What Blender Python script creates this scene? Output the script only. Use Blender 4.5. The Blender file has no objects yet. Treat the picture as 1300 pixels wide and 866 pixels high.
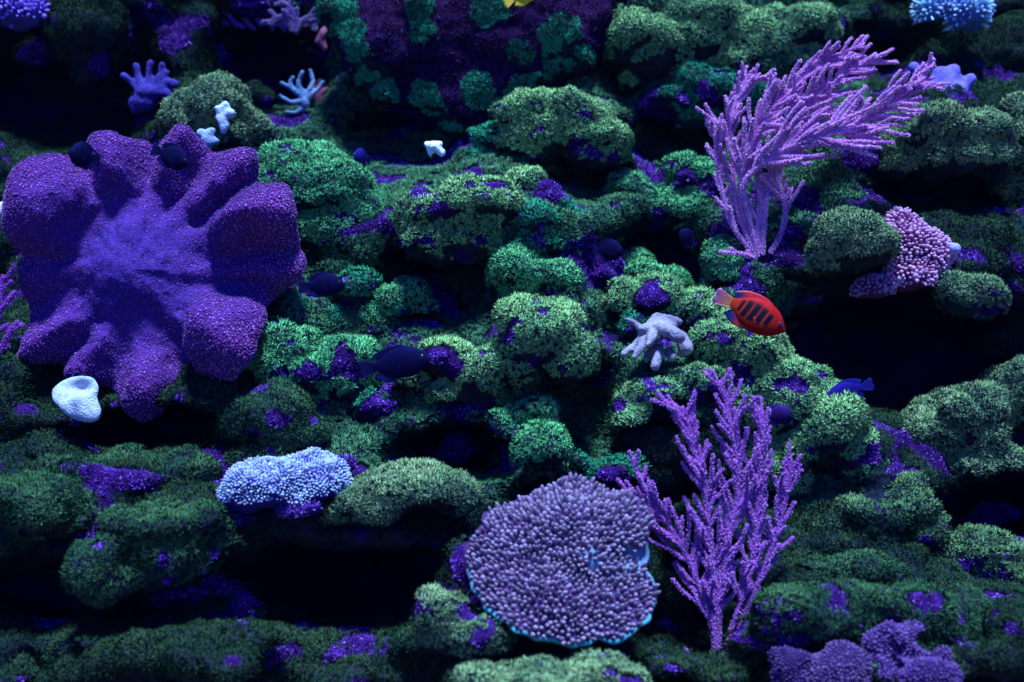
import bpy, bmesh, math, random
import numpy as np
from mathutils import Vector, Matrix
RND = np.random.default_rng(11)
random.seed(11)
scene = bpy.context.scene
COL = scene.collection

# ------------------------------------------------------------------ camera
CAM_D = 1.6                    # metres from the lens to the middle of the reef
FPX = 1600.0                   # focal length in photograph pixels (1300 wide)
cam_data = bpy.data.cameras.new('camera')
cam_data.sensor_width = 36.0
cam_data.lens = 36.0 * FPX / 1300.0
cam_data.clip_start = 0.05
cam_data.clip_end = 200
cam_data.dof.use_dof = True
cam_data.dof.focus_distance = CAM_D - 0.04
cam_data.dof.aperture_fstop = 3.2
cam = bpy.data.objects.new('camera', cam_data)
cam.location = (0, -CAM_D, 0)
cam.rotation_euler = (math.radians(90), 0, 0)
COL.objects.link(cam)
scene.camera = cam

# ------------------------------------------------------------------ world and sun (tank light through blue water)
SUN_ELEV, SUN_AZ = 74.0, 8.0          # degrees above the horizon; degrees towards +x from the camera side
world = bpy.data.worlds.new('World')
scene.world = world
world.use_nodes = True
wn, wl = world.node_tree.nodes, world.node_tree.links
wn.clear()
sky = wn.new('ShaderNodeTexSky')
sky.sky_type = 'NISHITA'
sky.sun_disc = False
sky.sun_elevation = math.radians(SUN_ELEV)
sky.sun_rotation = math.radians(180 - SUN_AZ)
tint = wn.new('ShaderNodeMix')
tint.data_type = 'RGBA'
tint.blend_type = 'MULTIPLY'
tint.inputs[0].default_value = 1.0
tint.inputs[7].default_value = (0.05, 0.17, 1.0, 1)
bg = wn.new('ShaderNodeBackground')
bg.inputs['Strength'].default_value = 0.10
wo = wn.new('ShaderNodeOutputWorld')
wl.new(sky.outputs[0], tint.inputs[6])
wl.new(tint.outputs[2], bg.inputs['Color'])
wl.new(bg.outputs[0], wo.inputs['Surface'])

sun_data = bpy.data.lights.new('sun', 'SUN')
sun_data.energy = 5.0
sun_data.angle = math.radians(9)
sun_data.color = (0.46, 0.70, 1.0)
sun = bpy.data.objects.new('sun', sun_data)
COL.objects.link(sun)
_e, _a = math.radians(SUN_ELEV), math.radians(SUN_AZ)
to_sun = Vector((math.cos(_e) * math.sin(_a), -math.cos(_e) * math.cos(_a), math.sin(_e)))
sun.rotation_euler = to_sun.to_track_quat('Z', 'Y').to_euler()
sun.location = to_sun * 4

scene.view_settings.view_transform = 'Standard'
scene.view_settings.look = 'None'
scene.view_settings.exposure = 1.2
scene.view_settings.gamma = 1.0
scene.view_settings.use_curve_mapping = False
scene.cycles.use_denoising = True
scene.cycles.max_bounces = 5
scene.cycles.diffuse_bounces = 3

# ------------------------------------------------------------------ helpers
def P(px, py, y=0.0):
    """A point of the reef: photograph pixel and its real depth y (metres behind the middle of the reef)."""
    k = (CAM_D + y) / FPX
    return np.array(((px - 650.0) * k, y, (433.0 - py) * k))

def K(y):
    return (CAM_D + y) / FPX

def project(v):
    k = FPX / (CAM_D + v[:, 1])
    return np.stack((650 + v[:, 0] * k, 433 - v[:, 2] * k), 1)

def tag(o, label=None, cat=None, group=None, kind=None):
    if label: o['label'] = label
    if cat: o['category'] = cat
    if group: o['group'] = group
    if kind: o['kind'] = kind
    return o

def empty(name, loc):
    o = bpy.data.objects.new(name, None)
    o.location = tuple(loc)
    o.empty_display_size = 0.02
    COL.objects.link(o)
    return o

def mesh_data(name, v, faces, col=None, smooth=True, lie=None):
    """faces: (M,3) or (M,4) int array, or a list of such arrays."""
    me = bpy.data.meshes.new(name)
    fl = faces if isinstance(faces, list) else [faces]
    fl = [f for f in fl if len(f)]
    v = np.asarray(v, np.float32)
    me.vertices.add(len(v))
    me.vertices.foreach_set('co', v.ravel())
    tot = sum(f.size for f in fl)
    me.loops.add(tot)
    me.loops.foreach_set('vertex_index', np.concatenate([f.ravel() for f in fl]).astype(np.int32))
    cnt = np.concatenate([np.full(len(f), f.shape[1], np.int32) for f in fl])
    start = np.concatenate(([0], np.cumsum(cnt)[:-1])).astype(np.int32)
    me.polygons.add(len(cnt))
    me.polygons.foreach_set('loop_start', start)
    me.polygons.foreach_set('use_smooth', np.full(len(cnt), smooth, bool))
    if col is not None:
        a = me.color_attributes.new('tone', 'FLOAT_COLOR', 'POINT')
        c = np.ones((len(v), 4), np.float32)
        c[:, :3] = col
        a.data.foreach_set('color', c.ravel())
    if lie is not None:
        a = me.attributes.new('lie', 'FLOAT_VECTOR', 'POINT')
        a.data.foreach_set('vector', np.asarray(lie, np.float32).ravel())
    me.update(calc_edges=True)
    return me

def link(name, me, mat, parent=None, world_loc=None):
    """Mesh given in world coordinates; origin moved to world_loc (or the parent's place)."""
    o = bpy.data.objects.new(name, me)
    me.materials.append(mat)
    COL.objects.link(o)
    org = np.zeros(3)
    if parent is not None:
        r = parent
        org = np.array(r.location)
        while r.parent is not None:
            r = r.parent
            org = org + np.array(r.location)
    if world_loc is not None:
        new = np.asarray(world_loc, float)
    else:
        new = org
    n = len(me.vertices)
    co = np.empty(n * 3, np.float32)
    me.vertices.foreach_get('co', co)
    co = co.reshape(-1, 3) - new.astype(np.float32)
    me.vertices.foreach_set('co', co.ravel())
    me.update()
    o.parent = parent
    o.location = tuple(new - org) if parent is not None else tuple(new)
    return o

def hash3(i, j, k, s=0):
    n = (i.astype(np.int64) * 374761393 + j.astype(np.int64) * 668265263 + k.astype(np.int64) * 2147483647 + s * 1274126177) & 0xFFFFFFFF
    n = ((n ^ (n >> 13)) * 1274126177) & 0xFFFFFFFF
    n = ((n ^ (n >> 16)) * 2246822519) & 0xFFFFFFFF
    n = n ^ (n >> 15)
    return (n & 0xFFFFFF) / float(0xFFFFFF)

def vnoise(p, s=0):
    f = np.floor(p)
    i = f.astype(np.int64)
    t = p - f
    t = t * t * (3 - 2 * t)
    r = 0
    for dx in (0, 1):
        for dy in (0, 1):
            for dz in (0, 1):
                w = (t[:, 0] if dx else 1 - t[:, 0]) * (t[:, 1] if dy else 1 - t[:, 1]) * (t[:, 2] if dz else 1 - t[:, 2])
                r = r + w * hash3(i[:, 0] + dx, i[:, 1] + dy, i[:, 2] + dz, s)
    return r

def fbm(p, s=0, o=3):
    r, a, t = 0, 1.0, 0
    for q in range(o):
        r = r + a * vnoise(p * (2.03 ** q) + 17.3 * q, s + q)
        t += a
        a *= 0.5
    return r / t

def knob(p, s=0):
    """Rounded bumps: 1 at a cell's middle, 0 at its rim."""
    i = np.floor(p).astype(np.int64)
    best = np.full(len(p), 9.0)
    for dx in (-1, 0, 1):
        for dy in (-1, 0, 1):
            for dz in (-1, 0, 1):
                c = i + np.array((dx, dy, dz))
                q = np.stack([c[:, a] + 0.15 + 0.7 * hash3(c[:, 0], c[:, 1], c[:, 2], s + 11 * (a + 1)) for a in range(3)], 1)
                best = np.minimum(best, ((q - p) ** 2).sum(1))
    return np.clip(1 - best * 1.35, 0, 1)

def vnormals(v, tris):
    fn = np.cross(v[tris[:, 1]] - v[tris[:, 0]], v[tris[:, 2]] - v[tris[:, 0]])
    n = np.zeros_like(v)
    for a in range(3):
        np.add.at(n, tris[:, a], fn)
    return n / np.maximum(np.linalg.norm(n, axis=1, keepdims=True), 1e-12)

_ico = {}
def ico(sub):
    if sub not in _ico:
        bm = bmesh.new()
        bmesh.ops.create_icosphere(bm, subdivisions=sub, radius=1)
        bm.verts.index_update()
        _ico[sub] = (np.array([v.co[:] for v in bm.verts]), np.array([[v.index for v in f.verts] for f in bm.faces]))
        bm.free()
    return _ico[sub]

def rotm(axis, ang):
    return np.array(Matrix.Rotation(ang, 3, axis))

def union(blobs, voxel, smooth=4):
    """blobs: (centre, 3 radii, 3x3 rotation or None). One closed skin round all of them; returns verts and triangles."""
    V, F, off = [], [], 0
    for c, r, m in blobs:
        v, f = ico(3)
        v = v * np.asarray(r)
        if m is not None:
            v = v @ np.asarray(m).T
        V.append(v + c)
        F.append(f + off)
        off += len(v)
    me = mesh_data('tmp', np.concatenate(V), np.concatenate(F))
    o = bpy.data.objects.new('tmp', me)
    COL.objects.link(o)
    m = o.modifiers.new('r', 'REMESH')
    m.mode = 'VOXEL'
    m.voxel_size = voxel
    if smooth:
        s = o.modifiers.new('s', 'SMOOTH')
        s.factor = 0.5
        s.iterations = smooth
    dg = bpy.context.evaluated_depsgraph_get()
    ev = o.evaluated_get(dg)
    em = ev.to_mesh()
    v = np.empty(len(em.vertices) * 3, np.float32)
    em.vertices.foreach_get('co', v)
    em.calc_loop_triangles()
    t = np.empty(len(em.loop_triangles) * 3, np.int32)
    em.loop_triangles.foreach_get('vertices', t)
    ev.to_mesh_clear()
    bpy.data.objects.remove(o)
    bpy.data.meshes.remove(me)
    return v.reshape(-1, 3).astype(float), t.reshape(-1, 3)

def sample(v, t, n):
    """n points spread over the triangles: positions, normals."""
    a, b, c = v[t[:, 0]], v[t[:, 1]], v[t[:, 2]]
    fn = np.cross(b - a, c - a)
    ar = np.linalg.norm(fn, axis=1)
    cum = np.cumsum(ar)
    pick = np.searchsorted(cum, RND.random(n) * cum[-1]).clip(0, len(t) - 1)
    u, w = RND.random(n), RND.random(n)
    fl = u + w > 1
    u[fl], w[fl] = 1 - u[fl], 1 - w[fl]
    vn = vnormals(v, t)
    p = a[pick] + (b - a)[pick] * u[:, None] + (c - a)[pick] * w[:, None]
    nn = vn[t[pick, 0]] * (1 - u - w)[:, None] + vn[t[pick, 1]] * u[:, None] + vn[t[pick, 2]] * w[:, None]
    nn /= np.maximum(np.linalg.norm(nn, axis=1, keepdims=True), 1e-9)
    return p, nn

def area(v, t):
    return np.linalg.norm(np.cross(v[t[:, 1]] - v[t[:, 0]], v[t[:, 2]] - v[t[:, 0]]), axis=1).sum() / 2

def thin_out(p, cell):
    """Even spacing: keep one point per small cell."""
    key = np.floor(p / cell).astype(np.int64)
    _, idx = np.unique(key, axis=0, return_index=True)
    return idx

def frame(n):
    up = np.where(np.abs(n[:, 2:3]) > 0.9, np.array([[1.0, 0, 0]]), np.array([[0, 0, 1.0]]))
    a = np.cross(up, n)
    a /= np.linalg.norm(a, axis=1, keepdims=True)
    return a, np.cross(n, a)

def rosettes(p, n, size, col, tipcol, blades=6, open_=0.85, width=0.15):
    """Star polyps: a ring of pointed tentacles on each point."""
    N = len(p)
    a, b = frame(n)
    ph = RND.random(N) * 6.283
    V = np.empty((N, blades, 3, 3), np.float32)
    C = np.empty((N, blades, 3, 3), np.float32)
    for k in range(blades):
        th = ph + 6.283 * k / blades + (RND.random(N) - .5) * 0.6
        d = a * np.cos(th)[:, None] + b * np.sin(th)[:, None]
        s = np.cross(n, d)
        L = size * (0.75 + 0.5 * RND.random(N))
        o = open_ * (0.35 + 0.95 * RND.random(N))
        V[:, k, 0] = p + d * (size * .12)[:, None] + s * (width * size)[:, None]
        V[:, k, 1] = p + d * (size * .12)[:, None] - s * (width * size)[:, None]
        V[:, k, 2] = p + d * (L * o)[:, None] + n * (L * np.sqrt(np.clip(1.25 - o * o, .05, 2)))[:, None]
        j = (0.82 + 0.36 * RND.random((N, 1)))
        C[:, k, 0] = col * j
        C[:, k, 1] = col * j
        C[:, k, 2] = tipcol * j
    F = np.arange(N * blades * 3).reshape(-1, 3)
    return V.reshape(-1, 3), F, C.reshape(-1, 3)

_OCT = (np.array([[1, 0, -.1], [.5, .87, -.1], [-.5, .87, -.1], [-1, 0, -.1], [-.5, -.87, -.1], [.5, -.87, -.1],
                  [.62, .36, .75], [-.62, .36, .75], [0, -.72, .75], [0, 0, 1.05]]),
        np.array([[0, 1, 6], [1, 2, 7], [2, 3, 7], [3, 4, 8], [4, 5, 8], [5, 0, 6], [1, 7, 6], [4, 8, 7][::1], [3, 8, 7][::-1], [5, 6, 8], [6, 7, 9], [7, 8, 9], [8, 6, 9]]))
def _capsule(rings, seg):
    v, f = [], []
    for i, (r, z) in enumerate(rings):
        for k in range(seg):
            t = 6.28318 * k / seg
            v.append((r * math.cos(t), r * math.sin(t), z))
    for i in range(len(rings) - 1):
        for k in range(seg):
            k2 = (k + 1) % seg
            a, b, c, d = i * seg + k, i * seg + k2, (i + 1) * seg + k2, (i + 1) * seg + k
            f += [[a, b, c], [a, c, d]]
    top = len(v)
    v.append((0, 0, rings[-1][1] + rings[-1][0] * 0.35))
    for k in range(seg):
        f.append([(len(rings) - 1) * seg + k, (len(rings) - 1) * seg + (k + 1) % seg, top])
    return np.array(v), np.array(f)
DOT = (np.array([[1, 0, 0], [0, 1, 0], [-1, 0, 0], [0, -1, 0], [.8, .8, 1], [-.8, .8, 1], [-.8, -.8, 1], [.8, -.8, 1.]]), np.array([[0, 1, 4], [1, 2, 5], [2, 3, 6], [3, 0, 7], [0, 4, 7], [1, 5, 4], [2, 6, 5], [3, 7, 6], [4, 5, 6], [4, 6, 7]]))
GRAIN = (np.array([[1, 0, -.3], [-.4, .9, -.3], [-.6, -.8, -.3], [.35, .25, .8], [-.3, -.2, 1.0]]), np.array([[0, 1, 3], [1, 4, 3], [1, 2, 4], [2, 0, 4], [0, 3, 4]]))
LUMP = _capsule([(1.0, -.3), (1.0, .25), (.62, .72)], 5)
KNOB = _capsule([(.8, -.4), (.92, .5), (1.0, 1.0), (.86, 1.45), (.48, 1.76)], 8)
KNOB2 = _capsule([(1.28, -.35), (1.14, .25), (1.0, .75), (.84, 1.12), (.60, 1.42), (.32, 1.6)], 8)
BUMP = _capsule([(1.2, -.4), (1.05, .4), (.86, .9), (.5, 1.25)], 6)
BALL = _capsule([(.55, -.6), (.95, 0.05), (1.0, .4), (.8, .95), (.42, 1.27)], 8)

def stamp(shape, p, n, size, tall, col, tip=None):
    """A copy of a small shape standing on every point (size across, tall along the normal)."""
    sv, sf = shape
    N = len(p)
    a, b = frame(n)
    ph = RND.random(N) * 6.283
    a2 = a * np.cos(ph)[:, None] + b * np.sin(ph)[:, None]
    b2 = np.cross(n, a2)
    V = (p[:, None] + a2[:, None] * (sv[None, :, 0:1] * size[:, None, None]) + b2[:, None] * (sv[None, :, 1:2] * size[:, None, None])
         + n[:, None] * (sv[None, :, 2:3] * (tall if np.ndim(tall) else np.full(N, tall))[:, None, None]))
    F = (sf[None] + (np.arange(N) * len(sv))[:, None, None]).reshape(-1, 3)
    h = (sv[:, 2] - sv[:, 2].min()) / (sv[:, 2].max() - sv[:, 2].min())
    tip = col if tip is None else tip
    C = col[:, None] * (1 - h[None, :, None]) + tip[:, None] * h[None, :, None]
    return V.reshape(-1, 3), F, C.reshape(-1, 3)

# ------------------------------------------------------------------ materials
def mat_tone(name, rough=0.7, spec=0.25, bump=0.0, bump_scale=200, mottled=0.0, mott_scale=60, sss=0.0, sheen=0.0, sss_r=(1, .6, 1)):
    """Colour comes from the mesh's own pigment attribute, varied by noise."""
    m = bpy.data.materials.new(name)
    m.use_nodes = True
    n, l = m.node_tree.nodes, m.node_tree.links
    b = n['Principled BSDF']
    b.inputs['Roughness'].default_value = rough
    b.inputs['Specular IOR Level'].default_value = spec
    at = n.new('ShaderNodeVertexColor')
    at.layer_name = 'tone'
    src = at.outputs['Color']
    tc = n.new('ShaderNodeTexCoord')
    if mottled:
        ns = n.new('ShaderNodeTexNoise')
        ns.inputs['Scale'].default_value = mott_scale
        ns.inputs['Detail'].default_value = 5
        l.new(tc.outputs['Object'], ns.inputs['Vector'])
        mr = n.new('ShaderNodeMapRange')
        mr.inputs['From Min'].default_value = 0.3
        mr.inputs['From Max'].default_value = 0.7
        mr.inputs['To Min'].default_value = 1 - mottled
        mr.inputs['To Max'].default_value = 1 + mottled
        l.new(ns.outputs['Fac'], mr.inputs['Value'])
        mx = n.new('ShaderNodeMix')
        mx.data_type = 'RGBA'
        mx.blend_type = 'MULTIPLY'
        mx.inputs[0].default_value = 1
        l.new(src, mx.inputs[6])
        l.new(mr.outputs[0], mx.inputs[7])
        src = mx.outputs[2]
    l.new(src, b.inputs['Base Color'])
    if sss:
        b.inputs['Subsurface Weight'].default_value = sss
        b.inputs['Subsurface Radius'].default_value = sss_r
        b.inputs['Subsurface Scale'].default_value = 0.006
    if sheen:
        b.inputs['Sheen Weight'].default_value = sheen
    if bump:
        ns = n.new('ShaderNodeTexNoise')
        ns.inputs['Scale'].default_value = bump_scale
        ns.inputs['Detail'].default_value = 6
        l.new(tc.outputs['Object'], ns.inputs['Vector'])
        bp = n.new('ShaderNodeBump')
        bp.inputs['Strength'].default_value = bump
        bp.inputs['Distance'].default_value = 0.004
        l.new(ns.outputs['Fac'], bp.inputs['Height'])
        l.new(bp.outputs[0], b.inputs['Normal'])
    return m

M_STONE = mat_tone('reef_stone', 0.95, 0.02, 1.0, 160, 0.55, 90)
M_POLYP = mat_tone('green_polyp_flesh', 0.9, 0.0)
_at = M_POLYP.node_tree.nodes.new('ShaderNodeAttribute')      # downy growth shades like the cushion it covers
_at.attribute_name = 'lie'
M_POLYP.node_tree.links.new(_at.outputs['Vector'], M_POLYP.node_tree.nodes['Principled BSDF'].inputs['Normal'])
M_CRUST = mat_tone('coralline_crust', 0.85, 0.04, 0.5, 500, 0.5, 300)
M_SOFT = mat_tone('soft_coral_flesh', 0.75, 0.08, 0.6, 420, 0.25, 160)
M_LEATHER = mat_tone('leather_coral_flesh', 0.8, 0.05, 0.5, 420, 0.3, 260)
M_POLYP2 = mat_tone('leather_polyp', 0.8, 0.05)
M_FAN = mat_tone('sea_fan_bark', 0.9, 0.02, 0.6, 700, 0.25, 400)
M_HARD = mat_tone('stony_coral', 0.75, 0.08, 0.3, 600, 0.2, 350)
M_DARK = mat_tone('dark_fish_skin', 0.8, 0.04, 0.15, 900, 0.12, 250)
M_FISH = mat_tone('fish_skin', 0.6, 0.08, 0.15, 900, 0.12, 250)
M_FIN = mat_tone('fish_fin', 0.45, 0.3, 0.2, 500, 0.15, 200)
M_EYE = mat_tone('fish_eye', 0.08, 0.6)
M_SAND = mat_tone('reef_sand', 0.95, 0.1, 0.8, 300, 0.4, 200)

# ------------------------------------------------------------------ pigments, some darkened to paint in shade
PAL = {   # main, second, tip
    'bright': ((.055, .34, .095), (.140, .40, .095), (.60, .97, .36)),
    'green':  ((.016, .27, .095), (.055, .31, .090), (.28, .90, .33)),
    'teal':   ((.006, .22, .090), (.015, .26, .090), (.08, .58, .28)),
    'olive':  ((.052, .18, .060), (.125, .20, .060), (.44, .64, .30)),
    'wall':   ((.009, .094, .036), (.030, .100, .032), (.15, .38, .17)),  # moss darkened to paint shade between the mounds
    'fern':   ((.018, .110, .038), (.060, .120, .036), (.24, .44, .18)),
    'shade':  ((.007, .060, .025), (.026, .064, .022), (.10, .24, .10)),  # darker moss standing in for light falling off low on the reef
    'dim':    ((.005, .030, .014), (.016, .032, .011), (.050, .105, .050)),  # darkest moss, paints the fading light of corners and edges
}
STONE_COL = np.array((.018, .022, .028))
CRUST_A = np.array((.046, .009, .12))
CRUST_B = np.array((.12, .026, .31))
CRUST_TIP = np.array((.55, .36, .90))
MAROON = np.array((.026, .006, .036))

# ------------------------------------------------------------------ reef rocks: list
# lobe = (px, py, rx, ry [, rz]) in photograph pixels at the rock's depth; crust / moss = (px, py, r)
ROCKS = []
def R(label, y, lobes, pal, crust=(), moss=None, amount=0.30, knobs=1.0, dens=1.0, maroon=False):
    ROCKS.append(dict(label=label, y=y, lobes=lobes, pal=pal, crust=list(crust), moss=moss, amount=amount, knobs=knobs, dens=dens, maroon=maroon))

# top left
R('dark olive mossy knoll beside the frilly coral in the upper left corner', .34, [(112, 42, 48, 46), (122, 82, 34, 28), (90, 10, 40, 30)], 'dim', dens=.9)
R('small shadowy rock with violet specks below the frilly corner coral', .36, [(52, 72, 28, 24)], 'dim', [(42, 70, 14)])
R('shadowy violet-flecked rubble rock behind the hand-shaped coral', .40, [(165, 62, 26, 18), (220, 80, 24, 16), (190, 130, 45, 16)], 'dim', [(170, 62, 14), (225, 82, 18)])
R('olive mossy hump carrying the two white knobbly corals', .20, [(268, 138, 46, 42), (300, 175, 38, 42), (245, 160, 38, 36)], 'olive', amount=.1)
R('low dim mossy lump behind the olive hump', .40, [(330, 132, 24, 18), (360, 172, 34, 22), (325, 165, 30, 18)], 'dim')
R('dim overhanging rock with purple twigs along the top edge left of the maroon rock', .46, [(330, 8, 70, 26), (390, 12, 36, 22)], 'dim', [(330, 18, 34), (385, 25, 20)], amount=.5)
# top centre
R('broad maroon rock face ringed by green tufts at the top centre', .30,
  [(590, 40, 160, 92, 60), (625, 120, 100, 70, 50), (490, 50, 60, 62, 45), (720, 50, 52, 62, 45), (425, 18, 22, 24, 30), (440, 45, 18, 20, 30), (455, 78, 14, 20, 28), (470, 105, 15, 16, 28),
   (497, 122, 16, 12, 26), (528, 132, 20, 11, 28), (553, 144, 10, 10, 24), (567, 165, 10, 14, 24), (533, 18, 20, 24, 66), (530, 48, 14, 14, 62), (608, 2, 20, 16, 62),
   (604, 124, 19, 19, 62), (664, 76, 13, 11, 66), (730, 50, 18, 26, 56), (735, 85, 20, 20, 54), (710, 100, 18, 16, 54), (682, 112, 22, 16, 56), (655, 130, 22, 16, 56), (760, 20, 18, 40, 40)],
  'teal', moss=[(425, 18, 30), (440, 45, 22), (455, 78, 18), (470, 105, 20), (497, 122, 20), (528, 132, 24), (553, 144, 15), (567, 165, 18), (533, 18, 26), (530, 48, 18), (608, 2, 24), (604, 124, 23), (664, 76, 16),
                 (730, 50, 30), (735, 85, 28), (710, 100, 26), (682, 112, 28), (655, 130, 28), (750, 70, 24)], maroon=True, knobs=.6)
R('pale green double dome just under the maroon rock face', .18, [(712, 150, 60, 30), (742, 180, 50, 34), (690, 178, 44, 32), (765, 185, 28, 28), (670, 145, 34, 22)], 'bright', [(722, 190, 11)], amount=.06, dens=1.1)
R('violet-topped tufted lump left of the pale double dome', .22, [(645, 172, 34, 22), (615, 205, 20, 20), (652, 204, 26, 18), (618, 172, 22, 12)], 'teal', [(645, 172, 26), (630, 178, 14)], amount=.12)
# centre
R('large rounded green dome right of the big purple soft coral', .10, [(398, 246, 72, 52), (445, 278, 44, 46), (352, 232, 40, 36), (410, 292, 64, 48), (450, 300, 40, 40)], 'green', [(455, 300, 10), (440, 315, 10)], amount=.1)
R('moss-capped central boulder with a dark undercut front', .03, [(592, 262, 56, 40), (540, 270, 36, 34), (628, 262, 36, 36), (558, 302, 44, 36), (600, 300, 40, 34)], 'bright', [(545, 242, 13), (562, 274, 11), (612, 302, 9)], amount=.08, dens=1.1)
R('small pale dome tucked behind the right shoulder of the central boulder', .12, [(660, 240, 30, 24), (682, 255, 18, 18)], 'bright', amount=.05)
R('violet encrusted ridge sloping down to the right of the central boulder', .08, [(690, 262, 18, 26), (708, 285, 20, 28), (730, 312, 26, 32), (756, 350, 36, 30), (775, 365, 22, 22)], 'teal',
  moss=[(745, 270, 16), (725, 262, 13), (790, 370, 12)], knobs=1.4)
R('green clump growing on the left flank of the violet ridge', .02, [(683, 285, 25, 22), (672, 318, 22, 18), (700, 318, 16, 13)], 'teal', [(665, 325, 10), (690, 305, 7)], amount=.1)
R('low tufts under the foot of the violet ridge', .01, [(690, 352, 26, 16), (718, 358, 22, 14), (660, 345, 24, 24), (668, 372, 24, 20)], 'green', amount=.15)
R('bright moss dome with a pale crest in the lower centre', -.05, [(690, 428, 50, 36), (716, 458, 38, 36), (655, 468, 24, 28), (668, 402, 34, 22), (735, 470, 22, 24)], 'bright', [(650, 456, 8), (672, 500, 12), (692, 394, 10)], amount=.06, dens=1.1)
# top right of centre
R('huge green mass with a pale left shoulder at the top right of centre', .30, [(832, 58, 60, 50), (892, 42, 64, 48), (950, 66, 60, 48), (1005, 40, 56, 36), (812, 30, 34, 26), (870, 86, 50, 30), (1010, 85, 40, 30)], 'bright', amount=.0)
R('violet-spotted tufted ledge under the huge green mass', .26, [(848, 128, 44, 20), (900, 112, 44, 28), (940, 120, 34, 26), (820, 138, 20, 14), (880, 140, 34, 14)], 'teal', [(868, 132, 18), (908, 132, 15), (835, 146, 11), (890, 105, 8), (805, 140, 8)], amount=.25)
R('dim green wedge in the gap below the huge green mass', .40, [(790, 120, 36, 34), (770, 100, 20, 30)], 'dim')
R('green and violet rubble mound left of the upper sea fan', .18, [(832, 258, 36, 30), (866, 222, 32, 22), (800, 238, 28, 22), (898, 240, 26, 28), (872, 268, 30, 22)], 'green', [(868, 214, 18), (785, 262, 17), (848, 286, 20), (906, 252, 18), (850, 205, 8)], amount=.22)
R('dome at the foot of the upper sea fan, near the flame fish tail', .08, [(920, 340, 31, 27), (900, 352, 16, 16)], 'green', amount=.05)
R('low mossy cushion right under the upper sea fan holdfast', .08, [(962, 348, 30, 20), (990, 352, 26, 16)], 'olive', [(985, 350, 8)], amount=.15)
# right
R('olive knoll right of the upper sea fan', .14, [(1062, 232, 34, 30), (1040, 262, 30, 28), (1088, 212, 28, 22), (1060, 275, 30, 22)], 'olive', amount=.06)
R('large brown-topped boulder at the upper right', .12, [(1180, 170, 56, 36), (1232, 182, 44, 34), (1140, 192, 30, 34), (1200, 205, 60, 26), (1265, 205, 26, 28)], 'olive', amount=.05, dens=1.1)
R('boulder cut by the right edge beside the brown-topped boulder', .18, [(1292, 165, 32, 38), (1296, 235, 26, 36)], 'olive', amount=.08)
R('dark boulder under the blue frilly coral in the upper right corner', .42, [(1255, 82, 62, 42), (1210, 55, 40, 20), (1285, 60, 50, 36)], 'dim', amount=.1)
R('shadowy brownish rock in the far upper right corner', .44, [(1290, 18, 36, 24)], 'dim')
R('shadowy hump above the tip of the upper sea fan', .46, [(1140, 35, 46, 28), (1095, 20, 40, 30)], 'dim')
R('smooth olive dome left of the pink bubble coral', .00, [(1082, 308, 44, 34), (1056, 324, 30, 26)], 'olive', amount=.03, knobs=.6, dens=1.15)
R('small brownish dome below right of the pink bubble coral', .02, [(1234, 376, 38, 28), (1215, 372, 24, 24)], 'olive', amount=.03, knobs=.7)
R('dim mossy bank at the right edge behind the pink bubble coral', .13, [(1240, 312, 48, 28), (1278, 335, 34, 40), (1292, 400, 26, 44), (1265, 425, 20, 24)], 'dim', [(1225, 275, 14), (1280, 325, 13), (1245, 342, 8)], amount=.15)
R('dim moss pocket between the upper sea fan and the olive dome', .10, [(1015, 318, 36, 26), (1010, 372, 30, 22), (1030, 350, 30, 20)], 'dim', [(1000, 345, 10), (1040, 355, 8)], amount=.15)
R('big weathered boulder lying behind the lower sea fan', -.04, [(918, 436, 40, 32), (962, 458, 44, 36), (1000, 505, 56, 48), (1040, 555, 62, 56), (990, 580, 60, 50), (1082, 585, 44, 40), (940, 500, 40, 30)], 'bright', [(930, 470, 14), (1125, 565, 12)], amount=.05, knobs=1.2)
R('bright crested ledge below the white finger coral', -.08, [(850, 502, 46, 20), (806, 530, 28, 26), (886, 490, 34, 20), (830, 520, 34, 22), (870, 520, 26, 18)], 'bright', [(880, 506, 12), (788, 512, 10), (840, 512, 6), (905, 487, 8)], amount=.06, knobs=1.3, dens=1.1)
R('dark stone foot under the bright crested ledge', -.04, [(835, 575, 55, 50), (880, 570, 50, 45)], 'dim', amount=.3, dens=.35)
R('pale mossy saddle between the flame fish and the white finger coral', .03, [(905, 402, 34, 24), (872, 388, 32, 20), (820, 372, 34, 20), (798, 388, 22, 18), (935, 410, 30, 20)], 'bright', [(818, 366, 20)], amount=.06)
R('small violet-green lump left of the white finger coral', .00, [(790, 428, 22, 22), (800, 408, 20, 14)], 'teal', [(780, 440, 15), (800, 420, 5)], amount=.25)
R('dim slope running down into the central cave right of the violet ridge', .16, [(840, 372, 30, 18), (862, 392, 26, 16), (800, 350, 24, 18)], 'green', amount=.15)
# left of centre
R('tufted dome right of the dark fish nearest the purple soft coral', .05, [(505, 384, 34, 25), (472, 398, 24, 16), (532, 392, 18, 16)], 'green', [(455, 388, 9)], amount=.06)
R('tufted rubble directly under the dark fish nearest the purple soft coral', .05, [(445, 360, 34, 18), (418, 398, 24, 14), (380, 398, 30, 18), (400, 412, 26, 14)], 'teal', [(440, 394, 14), (394, 400, 10), (462, 380, 7)], amount=.15)
R('violet and green rubble below the large rounded green dome', .09, [(386, 325, 26, 22), (424, 335, 22, 18), (450, 330, 20, 16)], 'teal', [(415, 322, 12), (400, 305, 8), (445, 342, 10)], amount=.3)
R('sloping moss shelf below right of the purple soft coral', -.02, [(360, 438, 36, 28), (346, 476, 42, 34), (396, 478, 36, 24), (432, 452, 32, 16), (440, 486, 34, 18), (400, 508, 30, 16)], 'green', [(404, 468, 12), (440, 455, 20), (420, 484, 13), (412, 512, 12)], amount=.1)
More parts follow.
